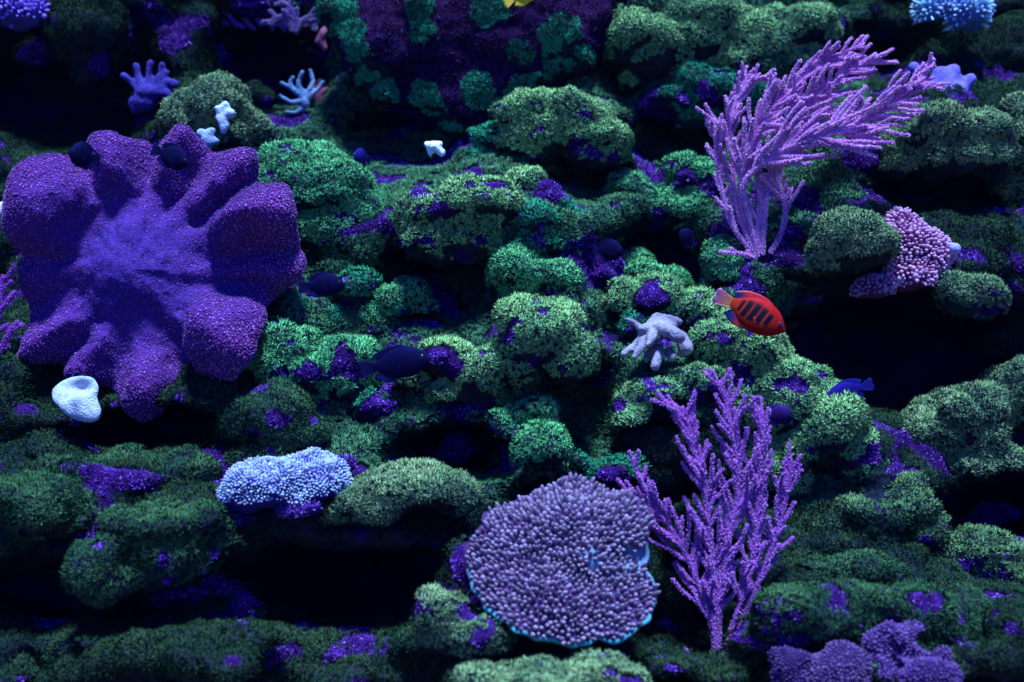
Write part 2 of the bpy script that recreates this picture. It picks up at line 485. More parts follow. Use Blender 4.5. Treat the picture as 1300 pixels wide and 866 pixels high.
R('pale tufted rock with a maroon patch right of the long dark fish', -.04, [(560, 455, 32, 16), (602, 474, 40, 28), (580, 508, 32, 18), (628, 470, 26, 26), (520, 482, 18, 14), (615, 505, 24, 18)], 'bright', [(560, 478, 23), (600, 498, 9)], amount=.05)
R('violet crusted lump below the long dark fish', -.04, [(472, 524, 34, 20), (490, 545, 18, 16), (455, 505, 20, 16)], 'teal', [(470, 538, 16), (460, 520, 12), (492, 520, 9)], amount=.3)
R('shadowed rock with pale violet crust under the central boulder', .10, [(590, 412, 36, 24), (560, 395, 26, 20)], 'dim', [(590, 408, 34)], amount=.6, dens=.3)
R('small tufted rock above the pair of round tufts', -.07, [(634, 538, 26, 22), (662, 520, 30, 20), (680, 530, 16, 18)], 'green', [(605, 540, 10)], amount=.1)
R('round tuft-covered rock just above the pink table coral', -.11, [(698, 568, 32, 24), (675, 578, 16, 14)], 'green', amount=.02)
R('violet scrap of rubble in the cave above the smooth overhanging mound', .02, [(590, 568, 26, 14), (560, 575, 20, 10)], 'dim', [(590, 566, 26), (562, 574, 14)], amount=.6, dens=.2)
R('low mossy rubble tucked behind the top of the pink table coral', -.10, [(775, 603, 36, 12), (735, 590, 16, 10), (800, 600, 20, 14)], 'teal', [(765, 602, 18)], amount=.2)
# lower left
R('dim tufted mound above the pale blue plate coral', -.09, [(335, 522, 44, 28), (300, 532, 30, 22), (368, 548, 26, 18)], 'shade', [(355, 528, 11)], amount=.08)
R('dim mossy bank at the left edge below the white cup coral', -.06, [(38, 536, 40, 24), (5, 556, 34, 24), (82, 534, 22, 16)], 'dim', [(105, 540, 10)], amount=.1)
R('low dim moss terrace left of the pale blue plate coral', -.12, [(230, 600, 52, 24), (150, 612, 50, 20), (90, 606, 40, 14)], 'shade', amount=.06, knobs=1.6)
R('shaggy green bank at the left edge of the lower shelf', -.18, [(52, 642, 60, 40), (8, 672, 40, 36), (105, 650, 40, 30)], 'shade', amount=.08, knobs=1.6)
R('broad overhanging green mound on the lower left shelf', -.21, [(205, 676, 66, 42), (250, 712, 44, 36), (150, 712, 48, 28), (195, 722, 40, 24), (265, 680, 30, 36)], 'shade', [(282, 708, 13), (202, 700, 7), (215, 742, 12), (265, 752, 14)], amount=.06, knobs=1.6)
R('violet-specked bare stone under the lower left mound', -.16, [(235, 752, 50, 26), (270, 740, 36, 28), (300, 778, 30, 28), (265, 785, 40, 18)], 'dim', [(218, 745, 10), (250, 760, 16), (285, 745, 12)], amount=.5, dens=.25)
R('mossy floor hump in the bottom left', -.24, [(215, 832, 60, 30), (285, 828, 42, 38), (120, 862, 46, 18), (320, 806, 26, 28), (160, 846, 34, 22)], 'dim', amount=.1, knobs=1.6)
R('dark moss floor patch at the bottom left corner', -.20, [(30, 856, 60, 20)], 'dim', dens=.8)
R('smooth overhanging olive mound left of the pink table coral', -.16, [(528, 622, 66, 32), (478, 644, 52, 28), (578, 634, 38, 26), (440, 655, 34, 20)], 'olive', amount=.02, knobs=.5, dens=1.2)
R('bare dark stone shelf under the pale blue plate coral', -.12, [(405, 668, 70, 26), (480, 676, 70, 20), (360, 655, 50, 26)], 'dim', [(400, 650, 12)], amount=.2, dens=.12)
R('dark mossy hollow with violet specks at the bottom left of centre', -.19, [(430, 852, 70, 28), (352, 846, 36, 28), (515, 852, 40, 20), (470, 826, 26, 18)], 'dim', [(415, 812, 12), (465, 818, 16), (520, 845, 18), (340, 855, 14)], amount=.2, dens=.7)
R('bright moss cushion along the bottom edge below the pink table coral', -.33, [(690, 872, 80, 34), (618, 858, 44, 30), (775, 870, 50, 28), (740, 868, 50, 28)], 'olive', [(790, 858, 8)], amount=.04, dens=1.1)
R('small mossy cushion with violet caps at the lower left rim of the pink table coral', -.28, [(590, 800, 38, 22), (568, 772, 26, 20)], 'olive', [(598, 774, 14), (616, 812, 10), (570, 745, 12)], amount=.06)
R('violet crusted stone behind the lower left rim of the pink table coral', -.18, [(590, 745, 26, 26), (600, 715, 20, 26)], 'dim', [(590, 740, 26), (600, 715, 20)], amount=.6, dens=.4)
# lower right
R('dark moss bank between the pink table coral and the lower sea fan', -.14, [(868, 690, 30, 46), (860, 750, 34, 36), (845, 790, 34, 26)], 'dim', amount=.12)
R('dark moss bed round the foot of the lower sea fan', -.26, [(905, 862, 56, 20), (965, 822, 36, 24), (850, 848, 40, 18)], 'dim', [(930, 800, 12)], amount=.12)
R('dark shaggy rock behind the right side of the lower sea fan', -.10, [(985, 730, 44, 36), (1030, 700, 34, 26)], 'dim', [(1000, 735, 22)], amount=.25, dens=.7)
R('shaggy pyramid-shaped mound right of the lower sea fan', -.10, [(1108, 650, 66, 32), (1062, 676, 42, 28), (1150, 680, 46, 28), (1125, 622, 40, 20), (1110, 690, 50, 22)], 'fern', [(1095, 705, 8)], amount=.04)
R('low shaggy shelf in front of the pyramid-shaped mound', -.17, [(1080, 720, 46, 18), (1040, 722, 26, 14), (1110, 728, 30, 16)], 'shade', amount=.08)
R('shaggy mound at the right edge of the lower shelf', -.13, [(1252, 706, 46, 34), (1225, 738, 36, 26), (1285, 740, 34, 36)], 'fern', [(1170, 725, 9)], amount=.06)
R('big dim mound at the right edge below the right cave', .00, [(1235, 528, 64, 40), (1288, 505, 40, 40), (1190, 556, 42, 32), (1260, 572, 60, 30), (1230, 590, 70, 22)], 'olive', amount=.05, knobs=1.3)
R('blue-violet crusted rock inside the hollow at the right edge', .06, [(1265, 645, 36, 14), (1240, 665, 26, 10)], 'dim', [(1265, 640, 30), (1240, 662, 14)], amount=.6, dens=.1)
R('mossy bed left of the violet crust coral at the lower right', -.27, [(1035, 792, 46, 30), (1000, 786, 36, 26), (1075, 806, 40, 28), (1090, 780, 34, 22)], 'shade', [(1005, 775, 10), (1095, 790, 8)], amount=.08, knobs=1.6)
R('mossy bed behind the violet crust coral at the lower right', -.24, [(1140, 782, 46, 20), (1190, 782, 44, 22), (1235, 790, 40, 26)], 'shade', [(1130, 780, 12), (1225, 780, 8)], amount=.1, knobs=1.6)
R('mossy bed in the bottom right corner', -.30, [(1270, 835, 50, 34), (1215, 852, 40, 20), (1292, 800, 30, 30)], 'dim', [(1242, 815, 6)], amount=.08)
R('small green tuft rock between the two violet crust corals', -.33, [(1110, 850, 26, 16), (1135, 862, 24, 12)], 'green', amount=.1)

# ------------------------------------------------------------------ reef wall behind everything, sea bed
CAVES = [(560, 90, 150, 100, .10), (500, 195, 75, 55, .16), (350, 90, 80, 50, .20), (80, 125, 110, 55, .22), (565, 355, 70, 42, .15), (855, 182, 60, 28, .16), (835, 342, 70, 42, .2),
         (745, 228, 50, 30, .12), (1130, 450, 140, 62, .28), (738, 525, 45, 60, .14), (830, 590, 60, 45, .12), (455, 742, 140, 46, .26), (190, 548, 90, 26, .2),
         (85, 745, 110, 34, .2), (1260, 645, 65, 32, .22), (575, 580, 70, 30, .18), (1200, 240, 90, 24, .14), (1090, 110, 60, 50, .14), (790, 95, 20, 40, .1), (716, 725, 135, 95, .11), (905, 790, 60, 60, .07), (97, 505, 50, 40, .06)]
def slope(py):
    return .40 - .50 * np.clip(py / 866.0, -.4, 1.5)
def cave_push(px, py):
    d = 0 * px
    for (cx, cy, rx, ry, a) in CAVES:
        q = ((px - cx) / rx) ** 2 + ((py - cy) / ry) ** 2
        d = np.maximum(d, a * .62 * np.exp(-(q * .75) ** 2))
    return d
def wall_depth(px, py):
    """The reef front follows the rocks that grow out of it, and falls back into the hollows."""
    W = np.full(px.shape, .12)
    Y = W * slope(py)
    for r in ROCKS:
        for L in r['lobes']:
            w = np.exp(-((px - L[0]) ** 2 + (py - L[1]) ** 2) / (2 * 42.0 ** 2))
            W = W + w
            Y = Y + w * (r['y'] + .010)
    return Y / W
NX, NY = 340, 250
gx, gy = np.meshgrid(np.linspace(-330, 1630, NX), np.linspace(-330, 1180, NY))
gx, gy = gx.ravel(), gy.ravel()
push = cave_push(gx, gy)
yy = wall_depth(gx, gy) + push
kk = (CAM_D + yy) / FPX
WV = np.stack(((gx - 650) * kk, yy, (433 - gy) * kk), 1)
near = np.clip(1 - push / .08, 0, 1)
WV[:, 1] += (fbm(WV * 9, 3, 4) - .5) * .07 - near * (knob(WV * np.array((15, 6, 17)), 5) * .040 + knob(WV * np.array((34, 12, 36)), 6) * .013)
WV += (np.stack([fbm(WV * 14, 300 + 50 * a, 3) for a in range(3)], 1) - .5) * .03
idx = np.arange(NX * NY).reshape(NY, NX)
WQ = np.stack((idx[:-1, :-1], idx[1:, :-1], idx[1:, 1:], idx[:-1, 1:]), -1).reshape(-1, 4)
WQT = np.concatenate((WQ[:, [0, 1, 2]], WQ[:, [0, 2, 3]]))
def wall_crust(p):
    q = project(p)
    rare = ((q[:, 0] < 330) | (q[:, 1] > 640)) * .05          # hardly any crust on the lower and left-hand reef
    return (fbm(p * np.array((17, 22, 26)), 8, 4) > .57 + rare) * 1.0
wm = wall_crust(WV)[:, None]
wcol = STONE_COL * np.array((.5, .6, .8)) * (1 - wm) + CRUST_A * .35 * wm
wall = link('reef_wall', mesh_data('reef_wall', WV, WQ, wcol), M_STONE)
tag(wall, kind='structure')
SB = np.array([[-6, -6, -.72], [6, -6, -.72], [6, 6, -.72], [-6, 6, -.72]], float)
bx, by = np.meshgrid(np.linspace(-6, 6, 90), np.linspace(-6, 6, 90))
bv = np.stack((bx.ravel(), by.ravel(), -.78 + .03 * fbm(np.stack((bx.ravel() * 3, by.ravel() * 3, by.ravel() * 0), 1))), 1)
ib = np.arange(8100).reshape(90, 90)
bq = np.stack((ib[:-1, :-1], ib[:-1, 1:], ib[1:, 1:], ib[1:, :-1]), -1).reshape(-1, 4)
tag(link('sea_bed', mesh_data('sea_bed', bv, bq, np.tile((.10, .09, .08), (8100, 1))), M_SAND), kind='structure')

# ------------------------------------------------------------------ reef rocks: build
CAMP = np.array((0, -CAM_D, 0))
for r in ROCKS:
    k = K(r['y'])
    r['blobs'] = []
    for L in r['lobes']:
        px, py, rx, ry = L[:4]
        rz = L[4] if len(L) > 4 else (rx + ry) * .55
        r['blobs'].append((P(px, py, r['y']), np.array((rx, rz, ry)) * k * (1.10 if not r['maroon'] else 1.0), rotm('Z', random.uniform(-.2, .2))))

def buried(p, skip):
    hid = np.zeros(len(p), bool)
    for r in ROCKS:
        if r is skip:
            continue
        for c, rad, m in r['blobs']:
            hid |= (((p - c) / rad) ** 2).sum(1) < .72
    return hid

def spot_mask(p, spots, v, y, noise_amp=.5):
    """Patches round real points of the surface (nearest to the viewer at that place)."""
    m = np.zeros(len(p))
    pv = project(v)
    for (sx, sy, sr) in spots:
        d2 = (pv[:, 0] - sx) ** 2 + (pv[:, 1] - sy) ** 2
        near = np.where(d2 < max(sr * .6, 8) ** 2)[0]
        c = v[near[np.argmin(v[near, 1])]] if len(near) else v[np.argmin(d2)]
        dist = np.linalg.norm(p - c, axis=1) / (sr * K(y))
        m = np.maximum(m, 1.35 - dist)
    return m

def add_polyps(parent, v, t, r, seed, crust_fn, name='star_polyps'):
    pal = [np.array(c) for c in PAL[r['pal']]]
    n = int(area(v, t) * 230000 * r['dens'])
    p, nn = sample(v, t, n)
    keep = (nn * (CAMP - p) / np.linalg.norm(CAMP - p, axis=1, keepdims=True)).sum(1) > -.35
    keep &= nn[:, 2] > -.50 + .35 * (vnoise(p * 60, seed) - .5)
    keep &= ~buried(p, r)
    p, nn = p[keep], nn[keep]
    cm = crust_fn(p)
    g = cm < .5
    gi = np.where(g)[0]
    gi = gi[thin_out(p[gi], r.get('cell', .00285))]
    if len(gi):
        q, m = p[gi], nn[gi]
        # small bare gaps between the cushions
        gap = knob(q / .017, seed + 3) + .55 * vnoise(q / .007, seed + 4)
        ok = gap > .13
        q, m, gap = q[ok], m[ok], gap[ok]
        q = q + m * (.0045 * np.clip(knob(q / .017, seed + 3), 0, 1))[:, None]
        w = np.clip((fbm(q * 28, seed + 5, 2) - .38) * 4, 0, 1)[:, None]
        j = RND.random((len(q), 1))
        base = pal[0] * (1 - w) + pal[1] * w
        base = base * (.75 + .5 * j)
        tip = pal[2] * (.65 + .75 * RND.random((len(q), 1)) ** 1.5) * (.85 + .3 * w)
        size = .0033 * (.7 + .65 * RND.random(len(q)) + .35 * w[:, 0])
        lean = m + (RND.random((len(q), 3)) - .5) * .55 + np.array((0, 0, .12))
        lean /= np.linalg.norm(lean, axis=1, keepdims=True)
        V, F, C = rosettes(q, lean, size, base, tip)
        lie = m[:, None] * .8 + (RND.random((len(q), 6, 3)) - .5) * .65
        lie /= np.linalg.norm(lie, axis=2, keepdims=True)
        o = link(name, mesh_data(name, V, F, C, False, np.repeat(lie.reshape(-1, 3), 3, 0)), M_POLYP, parent)
        tag(o, kind='stuff')
    ci = np.where(~g)[0]
    ci = ci[thin_out(p[ci], .0029)]
    if len(ci) > 12:
        q, m = p[ci], nn[ci]
        w = np.clip((fbm(q * 45, seed + 8, 2) - .4) * 4, 0, 1)[:, None]
        base = (MAROON if r.get('maroon') else CRUST_A) * (1 - w) + (CRUST_A * .45 if r.get('maroon') else CRUST_B) * w
        j = RND.random((len(q), 1))
        tip = base * (1 - .6 * j ** 7) + CRUST_TIP * (.6 * j ** 7) * (.3 if r.get('maroon') else 1)
        m = m + (RND.random((len(q), 3)) - .5) * 1.1
        m /= np.linalg.norm(m, axis=1, keepdims=True)
        big = vnoise(q / .006, seed + 9) ** 2
        V, F, C = stamp(GRAIN, q, m, (.0010 + .0020 * RND.random(len(q))) * (.6 + big), (.0006 + .0024 * RND.random(len(q)) ** 2) * (.5 + big), base, tip)
        o = link('coralline_crust', mesh_data('coralline_crust', V, F, C, False), M_CRUST, parent)
        tag(o, kind='stuff')

for i, r in enumerate(ROCKS):
    k = K(r['y'])
    v, t = union(r['blobs'], .0060 if len(r['lobes']) < 12 else .007, 3)
    nn = vnormals(v, t)
    d = (fbm(v * 11, 40 + i, 3) - .5) * .036 * r['knobs'] + (knob(v * 19, 90 + i) - .45) * .016 * r['knobs'] + (knob(v * 44, 91 + i) - .45) * .0055 * r['knobs'] + (fbm(v * 70, 70 + i, 2) - .5) * .006
    v = v + nn * (d - .006)[:, None]
    v = v + (np.stack([fbm(v * 10, 300 + i + 50 * a, 3) for a in range(3)], 1) - .5) * .036 * min(r['knobs'], 1.2)
    def crust_fn(p, r=r, v=v, i=i):
        nz = fbm(p * np.array((30, 40, 55)), 7 + i, 4)
        if r['moss'] is not None:
            m = spot_mask(p, r['moss'], v, r['y']) + (nz - .5) * .9
            return 1.0 - (m > .35) * 1.0
        m = spot_mask(p, r['crust'], v, r['y']) + (nz - .5) * 2.6 if r['crust'] else np.zeros(len(p))
        wild = fbm(p * 21, 31 + i, 3)
        return np.maximum((m > .38) * 1.0, (wild > .785 - .40 * r['amount']) * 1.0)
    cm = crust_fn(v)[:, None]
    base = MAROON * .8 if r['maroon'] else CRUST_A * .6
    col = STONE_COL * (1 - cm) + base * cm
    c0 = np.mean([b[0] for b in r['blobs']], axis=0)
    c0[2] = v[:, 2].min()
    rock = link('reef_rock', mesh_data('reef_rock', v, t, col), M_STONE, None, c0)
    tag(rock, r['label'], 'rock', 'mossy rocks of the reef')
    add_polyps(rock, v, t, r, 200 + i * 13, crust_fn)

# growth on the wall itself, outside the hollows
pw = project(WV)
openw = (push < .10) & (pw[:, 0] > -60) & (pw[:, 0] < 1360) & (pw[:, 1] > -60) & (pw[:, 1] < 920)
WT = WQT[openw[WQT].all(1)]
left = (pw[:, 0] < 330) | (pw[:, 1] > 640) | (pw[:, 0] > 1100)  # left, bottom and right zones, where fading light is painted as darker moss
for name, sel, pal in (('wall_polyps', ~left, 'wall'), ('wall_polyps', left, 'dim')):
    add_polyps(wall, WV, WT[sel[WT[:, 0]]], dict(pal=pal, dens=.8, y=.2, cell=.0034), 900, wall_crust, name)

# ------------------------------------------------------------------ soft and stony corals
def blob_chain(pts, y, radii, n=7):
    """A finger: spheres along a bent line of (px, py, dy) points."""
    pts = np.array([(a[0], a[1], a[2] if len(a) > 2 else 0) for a in pts], float)
    s = np.linspace(0, len(pts) - 1, n)
    out = []
    for q in s:
        i = min(int(q), len(pts) - 2)
        f = q - i
        c = pts[i] * (1 - f) + pts[i + 1] * f
        rr = np.interp(q / (len(pts) - 1), np.linspace(0, 1, len(radii)), radii)
        out.append((P(c[0], c[1], y + c[2]), np.full(3, rr * K(y)), None))
    return out

def ball(px, py, y, rx, ry=None, rz=None, ang=0):
    ry = rx if ry is None else ry
    rz = (rx + ry) / 2 if rz is None else rz
    return (P(px, py, y), np.array((rx, rz, ry)) * K(y), rotm('Y', math.radians(ang)) if ang else None)

def fleshy(name, blobs, voxel, smooth, col, col2, label, cat, mat=M_SOFT, disp=.0015, freq=90, group=None, part='flesh'):
    v, t = union(blobs, voxel, smooth)
    nn = vnormals(v, t)
    v = v + nn * ((fbm(v * freq, 5, 3) - .5) * disp * 2 + (fbm(v * 260, 8, 2) - .5) * .0016)[:, None]
    w = np.clip((fbm(v * 30, 6, 3) - .35) * 3, 0, 1)[:, None]
    c = np.array(col) * (1 - w) + np.array(col2) * w
    base = np.array((v[:, 0].mean(), v[:, 1].mean(), v[:, 2].min()))
    o = link(name, mesh_data(name, v, t, c), mat, None, base)
    tag(o, label, cat, group)
    return o, v, t

# --- the big purple leather coral
LY = -.01
def leather():
    ctl = np.array([(-165, 160, .2), (-146, 178, .7), (-131, 146, .1), (-119, 156, .5), (-105, 142, .0), (-88, 174, .7), (-70, 146, .0), (-60, 150, .1), (-45, 180, 1.1), (-30, 182, 1.5), (-17, 174, 1.2), (-8, 160, .0),
                    (-1, 212, .7), (5, 186, .1), (11, 198, .9), (20, 205, 1.25), (29, 200, 1.15), (36, 182, .5), (42, 164, .05), (49, 200, .8), (57, 176, .3), (64, 150, .0), (72, 184, .5), (79, 205, .9), (86, 176, .3), (92, 158, .05), (97, 178, .6), (102, 187, .85), (109, 189, .9), (116, 183, .6),
                    (123, 174, .25), (128, 186, .6), (139, 202, 1.05), (151, 194, 1.1), (164, 184, .8), (173, 164, .1), (180, 170, .3)], float)
    na = 300
    deg = np.linspace(-180, 180, na, endpoint=False)
    def per(col):
        x = np.concatenate((ctl[:, 0] - 360, ctl[:, 0], ctl[:, 0] + 360))
        v = np.interp(deg, x, np.tile(ctl[:, col], 3))
        g = np.exp(-(np.arange(-8, 9) * 1.2 / 2.9) ** 2 / 2)
        return np.convolve(np.concatenate((v[-8:], v, v[:8])), g / g.sum(), 'valid')
    Rr, lob = per(1), per(2)
    th = np.radians(deg)
    k = K(LY)
    sm = lambda a, b, x: (lambda t: t * t * (3 - 2 * t))(np.clip((x - a) / (b - a), 0, 1))
    rows = []
    rho = 14 + 23 * lob
    def hgt(u):
        core = 22 * np.exp(-(u / .42) ** 2)
        cup = -16 * lob * np.exp(-((u - .60) / .15) ** 2)
        rise = (88 * lob - 24) * sm(.34, .94, u)
        fold = 16 * (lob - .5) * sm(.15, .45, u) * (1 - sm(.5, .8, u)) * -1.0
        return core * 1.5 + cup + rise * (.55 + .45 * sm(.3, .7, u))
    for u in np.linspace(0.004, 1, 74):
        rows.append((u * (Rr - rho), hgt(u) + 0 * Rr))
    h1 = hgt(1.0)
    for ph in np.linspace(0, np.pi, 22)[1:]:
        rows.append((Rr - rho + rho * np.sin(ph), h1 - rho + rho * np.cos(ph)))
    for q in np.linspace(0, 1, 16)[1:]:
        rows.append(((Rr - rho) * (1 - .72 * q), h1 * (1 - q) - 2 * rho * (1 - .0 * q) - 70 * q ** 1.5))
    V = []
    for rad_, h in rows:
        x = 178 + rad_ * np.cos(th)
        z = 345 - rad_ * np.sin(th)
        y = LY - h * k + (z - 345) * -.24 * k          # the whole disc leans back
        kk_ = (CAM_D + LY) / FPX
        V.append(np.stack(((x - 650) * kk_, y, (433 - z) * kk_), 1))
    V = np.concatenate(V)
    n = len(rows)
    ix = np.arange(n * na).reshape(n, na)
    nx = np.roll(ix, -1, 1)
    Q = np.stack((ix[:-1], ix[1:], nx[1:], nx[:-1]), -1).reshape(-1, 4)
    return V, np.concatenate((Q[:, [0, 1, 2]], Q[:, [0, 2, 3]]))
lv, lt = leather()
ln = vnormals(lv, lt)
if ln[300 * 20:300 * 40, 1].mean() > 0:
    lt = lt[:, ::-1].copy()
    ln = -ln
lv = lv + (np.stack([fbm(lv * 7 + 3.1, 410 + 20 * a, 2) for a in range(3)], 1) - .5) * np.array((.05, .05, .05))
lv = lv + ln * ((fbm(lv * 22, 3, 3) - .5) * .022 + (fbm(lv * 75, 4, 2) - .5) * .004)[:, None]
pr = project(lv)
ctr = P(165, 335, LY - .03)
dc = np.linalg.norm((lv - ctr) * np.array((1, .6, 1)), axis=1)
w = np.clip((dc - .03) / .17 + (fbm(lv * 22, 9, 3) - .5) * .45, 0, 1)[:, None]
lcol = np.array((.062, .022, .19)) * (1 - w) + np.array((.10, .013, .14)) * w
lroot = link('leather_coral', mesh_data('leather_coral', lv, lt, lcol), M_LEATHER, None, (P(190, 500, LY + .03)))
tag(lroot, 'huge folded purple soft coral with thick rounded lobes at the left', 'coral')
p, nn = sample(lv, lt, int(area(lv, lt) * 260000))
keep = (nn * (CAMP - p)).sum(1) > -.3
p, nn = p[keep], nn[keep]
ii = thin_out(p, .0032)
p, nn = p[ii], nn[ii]
dc = np.linalg.norm((p - ctr) * np.array((1, .6, 1)), axis=1)
w = np.clip((dc - .03) / .17 + (fbm(p * 22, 9, 3) - .5) * .45, 0, 1)
keep = RND.random(len(p)) < .35 + .65 * w
p, nn, w = p[keep], nn[keep], w[keep][:, None]
j = RND.random((len(p), 1))
base = (np.array((.070, .028, .23)) * (1 - w) + np.array((.17, .024, .22)) * w) * (.7 + .6 * j)
tip = (np.array((.18, .10, .50)) * (1 - w) + np.array((.66, .26, .80)) * w) * (.22 + .6 * j ** 3)
V, F, C = stamp(DOT, p, nn, .00062 + .0005 * RND.random(len(p)), (.0011 + .0010 * RND.random(len(p))) * (.35 + .65 * w[:, 0]), base, tip)
tag(link('polyps', mesh_data('polyps', V, F, C, False), M_POLYP2, lroot), kind='stuff')

# --- sea fans
def crom(pts, n):
    pts = np.array(pts, float)
    e = np.concatenate((2 * pts[:1] - pts[1:2], pts, 2 * pts[-1:] - pts[-2:-1]))
    out = []
    for s in np.linspace(0, len(pts) - 1 - 1e-6, n):
        i = int(s)
        f = s - i
        a, b, c, d = e[i], e[i + 1], e[i + 2], e[i + 3]
        out.append(.5 * ((2 * b) + (c - a) * f + (2 * a - 5 * b + 4 * c - d) * f * f + (3 * b - a - 3 * c + d) * f ** 3))
    return np.array(out)

def tube(path, rad, seg=7):
    """Tube along world points with one radius per point and a rounded end."""
    t = np.gradient(path, axis=0)
    t /= np.maximum(np.linalg.norm(t, axis=1, keepdims=True), 1e-9)
    path = np.concatenate((path, path[-1:] + t[-1:] * rad[-1] * .6, path[-1:] + t[-1:] * rad[-1] * .95))
    rad = np.concatenate((rad, [rad[-1] * .75], [rad[-1] * .25]))
    t = np.concatenate((t, t[-1:], t[-1:]))
    a, b = frame(t)
    for i in range(1, len(a)):                      # keep the ring from twisting
        x = a[i - 1] - t[i] * np.dot(a[i - 1], t[i])
        x /= max(np.linalg.norm(x), 1e-9)
        a[i], b[i] = x, np.cross(t[i], x)
    th = np.arange(seg) * 6.28318 / seg
    ring = a[:, None] * np.cos(th)[None, :, None] + b[:, None] * np.sin(th)[None, :, None]
    V = path[:, None] + ring * rad[:, None, None]
    n = len(path)
    ix = np.arange(n * seg).reshape(n, seg)
    nx = np.roll(ix, -1, 1)
    F = np.stack((ix[:-1], nx[:-1], nx[1:], ix[1:]), -1).reshape(-1, 4)
    F = np.concatenate((F[:, [0, 1, 2]], F[:, [0, 2, 3]]))
    cap = np.array([[ix[-1, 0], ix[-1, q], ix[-1, q + 1]] for q in range(1, seg - 1)])
    return V.reshape(-1, 3), np.concatenate((F, cap)), np.repeat(ring.reshape(-1, 3), 1, 0)

def sea_fan(name, label, y, stems, colA, colB, tipc, thick=3.0, group=None):
    """stems: dict(path=[(px,py,dy)..], n=branchlets, len=(l0,l1,l2), ang, sides)."""
    root = empty(name, P(stems[0]['path'][0][0], stems[0]['path'][0][1], y))
    tag(root, label, 'sea fan' if name == 'sea_fan' else 'coral', group)
    k = K(y)
    rng = np.random.default_rng(stems[0]['n'] + 5)
    for st in stems:
        pp = crom([(a[0], a[1], a[2] if len(a) > 2 else 0) for a in st['path']], 34)
        tubes = []
        world = np.array([P(a[0], a[1], y + a[2]) for a in pp])
        tubes.append((world, np.linspace(st.get('r', 1.35), .95, len(world)) * thick * k))
        n = st['n']
        for q in range(n):
            s = st.get('from', .12) + (1 - st.get('from', .12)) * (q + rng.random() * .6) / n
            x = min(s, .985) * (len(pp) - 1)
            i = int(x)
            f = x - i
            c = pp[i] * (1 - f) + pp[min(i + 1, len(pp) - 1)] * f
            tg = pp[min(i + 2, len(pp) - 1)] - pp[max(i - 1, 0)]
            tg[2] /= k
            tg = tg / np.linalg.norm(tg)
            side = st['sides'][q % len(st['sides'])] if rng.random() < .75 else rng.choice((-1, 1))
            bend = (rng.random() - .5) * 1.1
            ang = math.radians(st['ang']) * side * (.6 + .9 * rng.random())
            d = np.array((tg[0] * math.cos(ang) - tg[1] * math.sin(ang), tg[0] * math.sin(ang) + tg[1] * math.cos(ang)))
            L = np.interp(s, (0, .5, 1), st['len']) * (.45 + .85 * rng.random())
            out = (rng.random() - .6) * .5 * L * k           # leaves the fan's plane as well
            end_dir = d * .55 + np.array((tg[0], tg[1])) * .45 + np.array(st.get('pull', (0, -.12)))
            end_dir /= np.linalg.norm(end_dir)
            m = 8
            pts = []
            cur = c[:2].copy()
            for e in range(m):
                g = e / (m - 1)
                pts.append(P(cur[0], cur[1], y + c[2] + out * g))
                dd = d * (1 - g) + end_dir * g
                dd = dd / np.linalg.norm(dd)
                dd = dd + np.array((-dd[1], dd[0])) * bend * math.sin(g * 3.1) * .5 + (rng.random(2) - .5) * .16
                cur = cur + dd * L / (m - 1)
            tubes.append((np.array(pts), np.linspace(.92, .80, m) * thick * k * (.85 + .25 * rng.random())))
            if rng.random() < st.get('fork', .35) * .5 and L > 18:
                b0 = pts[3]
                pts2 = [b0]
                sgn = rng.choice((-1, 1))
                for e in range(1, 6):
                    dv = (pts[min(3 + e, m - 1)] - pts[3]) if 3 + e < m else (pts[-1] - pts[3]) * e / 4
                    perp = np.array((dv[2], 0, -dv[0])) * sgn * .42
                    pts2.append(b0 + dv * .85 + perp + np.array((0, -.002 * e, 0)))
                tubes.append((np.array(pts2), np.linspace(.85, .75, 6) * thick * k))
        V, F, off, PP, NN = [], [], 0, [], []
        for path, rad in tubes:
            v, f, _ = tube(path, rad)
            V.append(v)
            F.append(f + off)
            off += len(v)
        V, F = np.concatenate(V), np.concatenate(F)
        w = np.clip((fbm(V * 40, 2, 2) - .3) * 2.5, 0, 1)[:, None]
        br = link('branch', mesh_data('branch', V, F, np.array(colA) * (1 - w) + np.array(colB) * w), M_FAN, root)
        p, nn = sample(V, F, int(area(V, F) * 380000))
        p = p[(ii := thin_out(p, .0022))]
        nn = nn[ii]
        j = RND.random((len(p), 1))
        cb = np.array(colB) * (.8 + .4 * j)
        tp = np.array(tipc) * (.7 + .6 * j)
        a, b, c = stamp((_OCT[0][[0, 2, 4, 9]] * np.array((1, 1, 1)), np.array([[0, 1, 3], [1, 2, 3], [2, 0, 3]])), p, nn, .0008 + .0005 * RND.random(len(p)), .0009 + .0008 * RND.random(len(p)), cb, tp)
        tag(link('polyps', mesh_data('polyps', a, b, c, False), M_FAN, br), kind='stuff')
    return root

